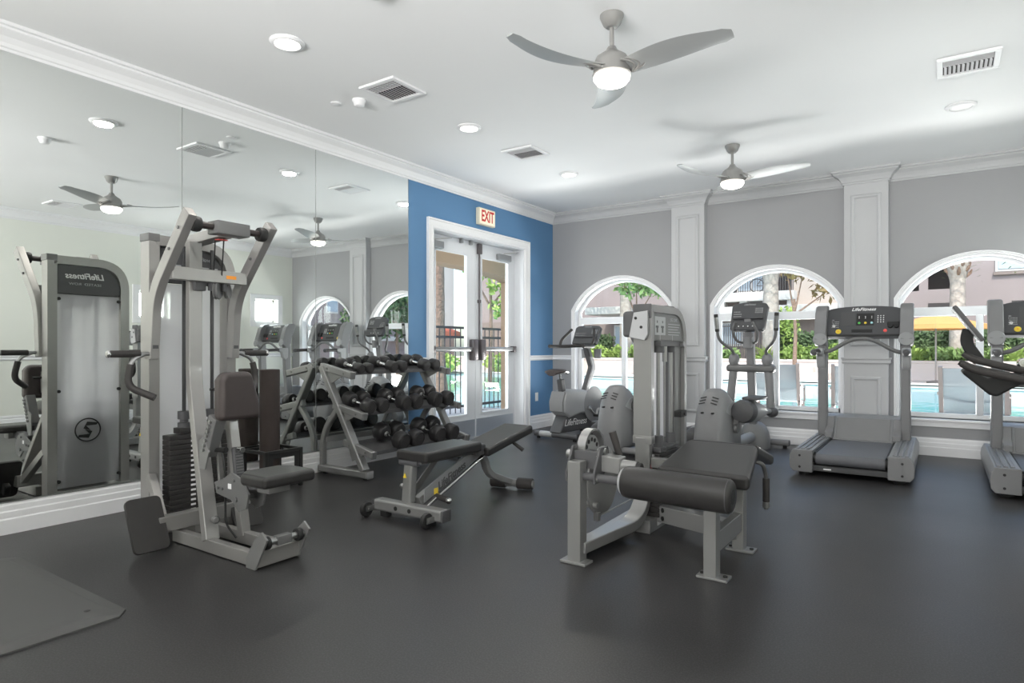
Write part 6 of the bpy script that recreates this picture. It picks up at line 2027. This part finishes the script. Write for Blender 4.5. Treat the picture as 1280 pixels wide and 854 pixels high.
for s in (-1, 1):
    hp = fillet([(-0.02, s * 0.03, 0.985), (-0.10, s * 0.10, 1.0), (-0.30, s * 0.115, 1.055), (-0.345, s * 0.115, 1.085)], 0.05, 6)
    h_ = ip('inner_handle', MB().tube(hp, [0.020] * (len(hp) - 1) + [0.014]), 'grip', bevel=0)
    hp = fillet([(0.02, s * 0.03, 0.955), (0.02, s * 0.16, 0.955), (-0.07, s * 0.225, 0.945), (-0.30, s * 0.235, 1.0), (-0.36, s * 0.235, 1.035)], 0.06, 6)
    ip('outer_handle', MB().tube(hp, [0.021] * (len(hp) - 1) + [0.017]), 'grip', h_, bevel=0)
ip('arm_rest', MB().prism([(x, -0.14, z) for x, z in ((-0.36, 0.985), (-0.335, 1.005), (-0.24, 0.955), (-0.08, 0.985), (0.06, 0.965), (0.06, 0.925), (-0.10, 0.925), (-0.20, 0.855), (-0.235, 0.865))], (0, 0.28, 0)), 'black', bevel=0.014, seg=3)
ip('handlebar_slide', MB().span((-0.16, -0.03, 0.905), (0.16, 0.03, 0.94)), 'dark_silver')
ip('adjust_knob', MB().cyl((-0.075, -0.06, 1.035), (-0.075, 0.06, 1.035), 0.030), 'chrome', bevel=0.006)
ip('handlebar_post', MB().rect([(0.10, 0, 0.93), (0.20, 0, 0.55)], 0.05, 0.07, (0, 1, 0)), 'silver')
fr_ = MB()
fr_.rect([(0.20, 0, 0.60), (0.27, 0, 0.10)], 0.05, 0.08, (0, 1, 0))
fr_.rect([(0.22, 0, 0.50), (0.62, 0, 0.24), (0.80, 0, 0.09)], 0.05, 0.08, (0, 1, 0))
fr_.rect([(0.50, 0, 0.32), (0.60, 0, 0.66)], 0.05, 0.08, (0, 1, 0))
fr_.rect([(0.24, 0, 0.07), (0.82, 0, 0.07)], 0.06, 0.07)
ip('frame', fr_, 'silver')
ip('flywheel', MB().lathe([(0.001, -0.018), (0.17, -0.018), (0.215, -0.030), (0.22, -0.022), (0.22, 0.022), (0.215, 0.030), (0.17, 0.018), (0.001, 0.018)], (0.27, 0, 0.34), (0, 1, 0), seg=40), 'dark_silver', bevel=0)
ip('chain_guard', MB().prism([(0.20 + 0.15 * math.cos(R(a)), 0.055, 0.34 + 0.15 * math.sin(R(a))) for a in range(90, 271, 15)] + [(0.52 + 0.11 * math.cos(R(a)), 0.055, 0.30 + 0.11 * math.sin(R(a))) for a in range(-90, 91, 15)], (0, 0.03, 0)), 'charcoal')
for s in (-1, 1):
    ck = ip('crank', MB().beam((0.52, s * 0.10, 0.30), (0.52 + s * 0.15, s * 0.11, 0.30 - s * 0.07), 0.03, 0.018, (0, 1, 0)).cyl((0.52, 0, 0.30), (0.52, s * 0.11, 0.30), 0.02), 'chrome')
    ip('pedal', MB().box((0.52 + s * 0.15, s * 0.17, 0.30 - s * 0.07), (0.10, 0.09, 0.028)), 'black', ck, bevel=0.005)
ip('seat_post', MB().rect([(0.59, 0, 0.60), (0.66, 0, 0.90)], 0.04, 0.05, (0, 1, 0)), 'steel')
rings = []
for x, w, zt in ((0.82, 0.06, 0.965), (0.80, 0.105, 0.978), (0.73, 0.11, 0.982), (0.64, 0.07, 0.976), (0.56, 0.035, 0.970), (0.52, 0.022, 0.960)):
    rings.append([(x, w * math.cos(a * PI / 8), zt - 0.032 + (0.024 if math.sin(a * PI / 8) > 0 else 0.032) * math.sin(a * PI / 8)) for a in range(16)])
ip('saddle', MB().ring(rings), 'black', bevel=0, angle=60)
ip('saddle_clamp', MB().span((0.60, -0.03, 0.89), (0.76, 0.03, 0.925)), 'dark_silver')
for x in (0.26, 0.80):
    ip('stabilizer_bar', MB().span((x - 0.035, -0.26, 0.012), (x + 0.035, 0.26, 0.055)), 'silver', bevel=0.01)
    ip('levelling_foot', MB().cyl((x, -0.22, 0), (x, -0.22, 0.02), 0.02).cyl((x, 0.22, 0), (x, 0.22, 0.02), 0.02), 'black')
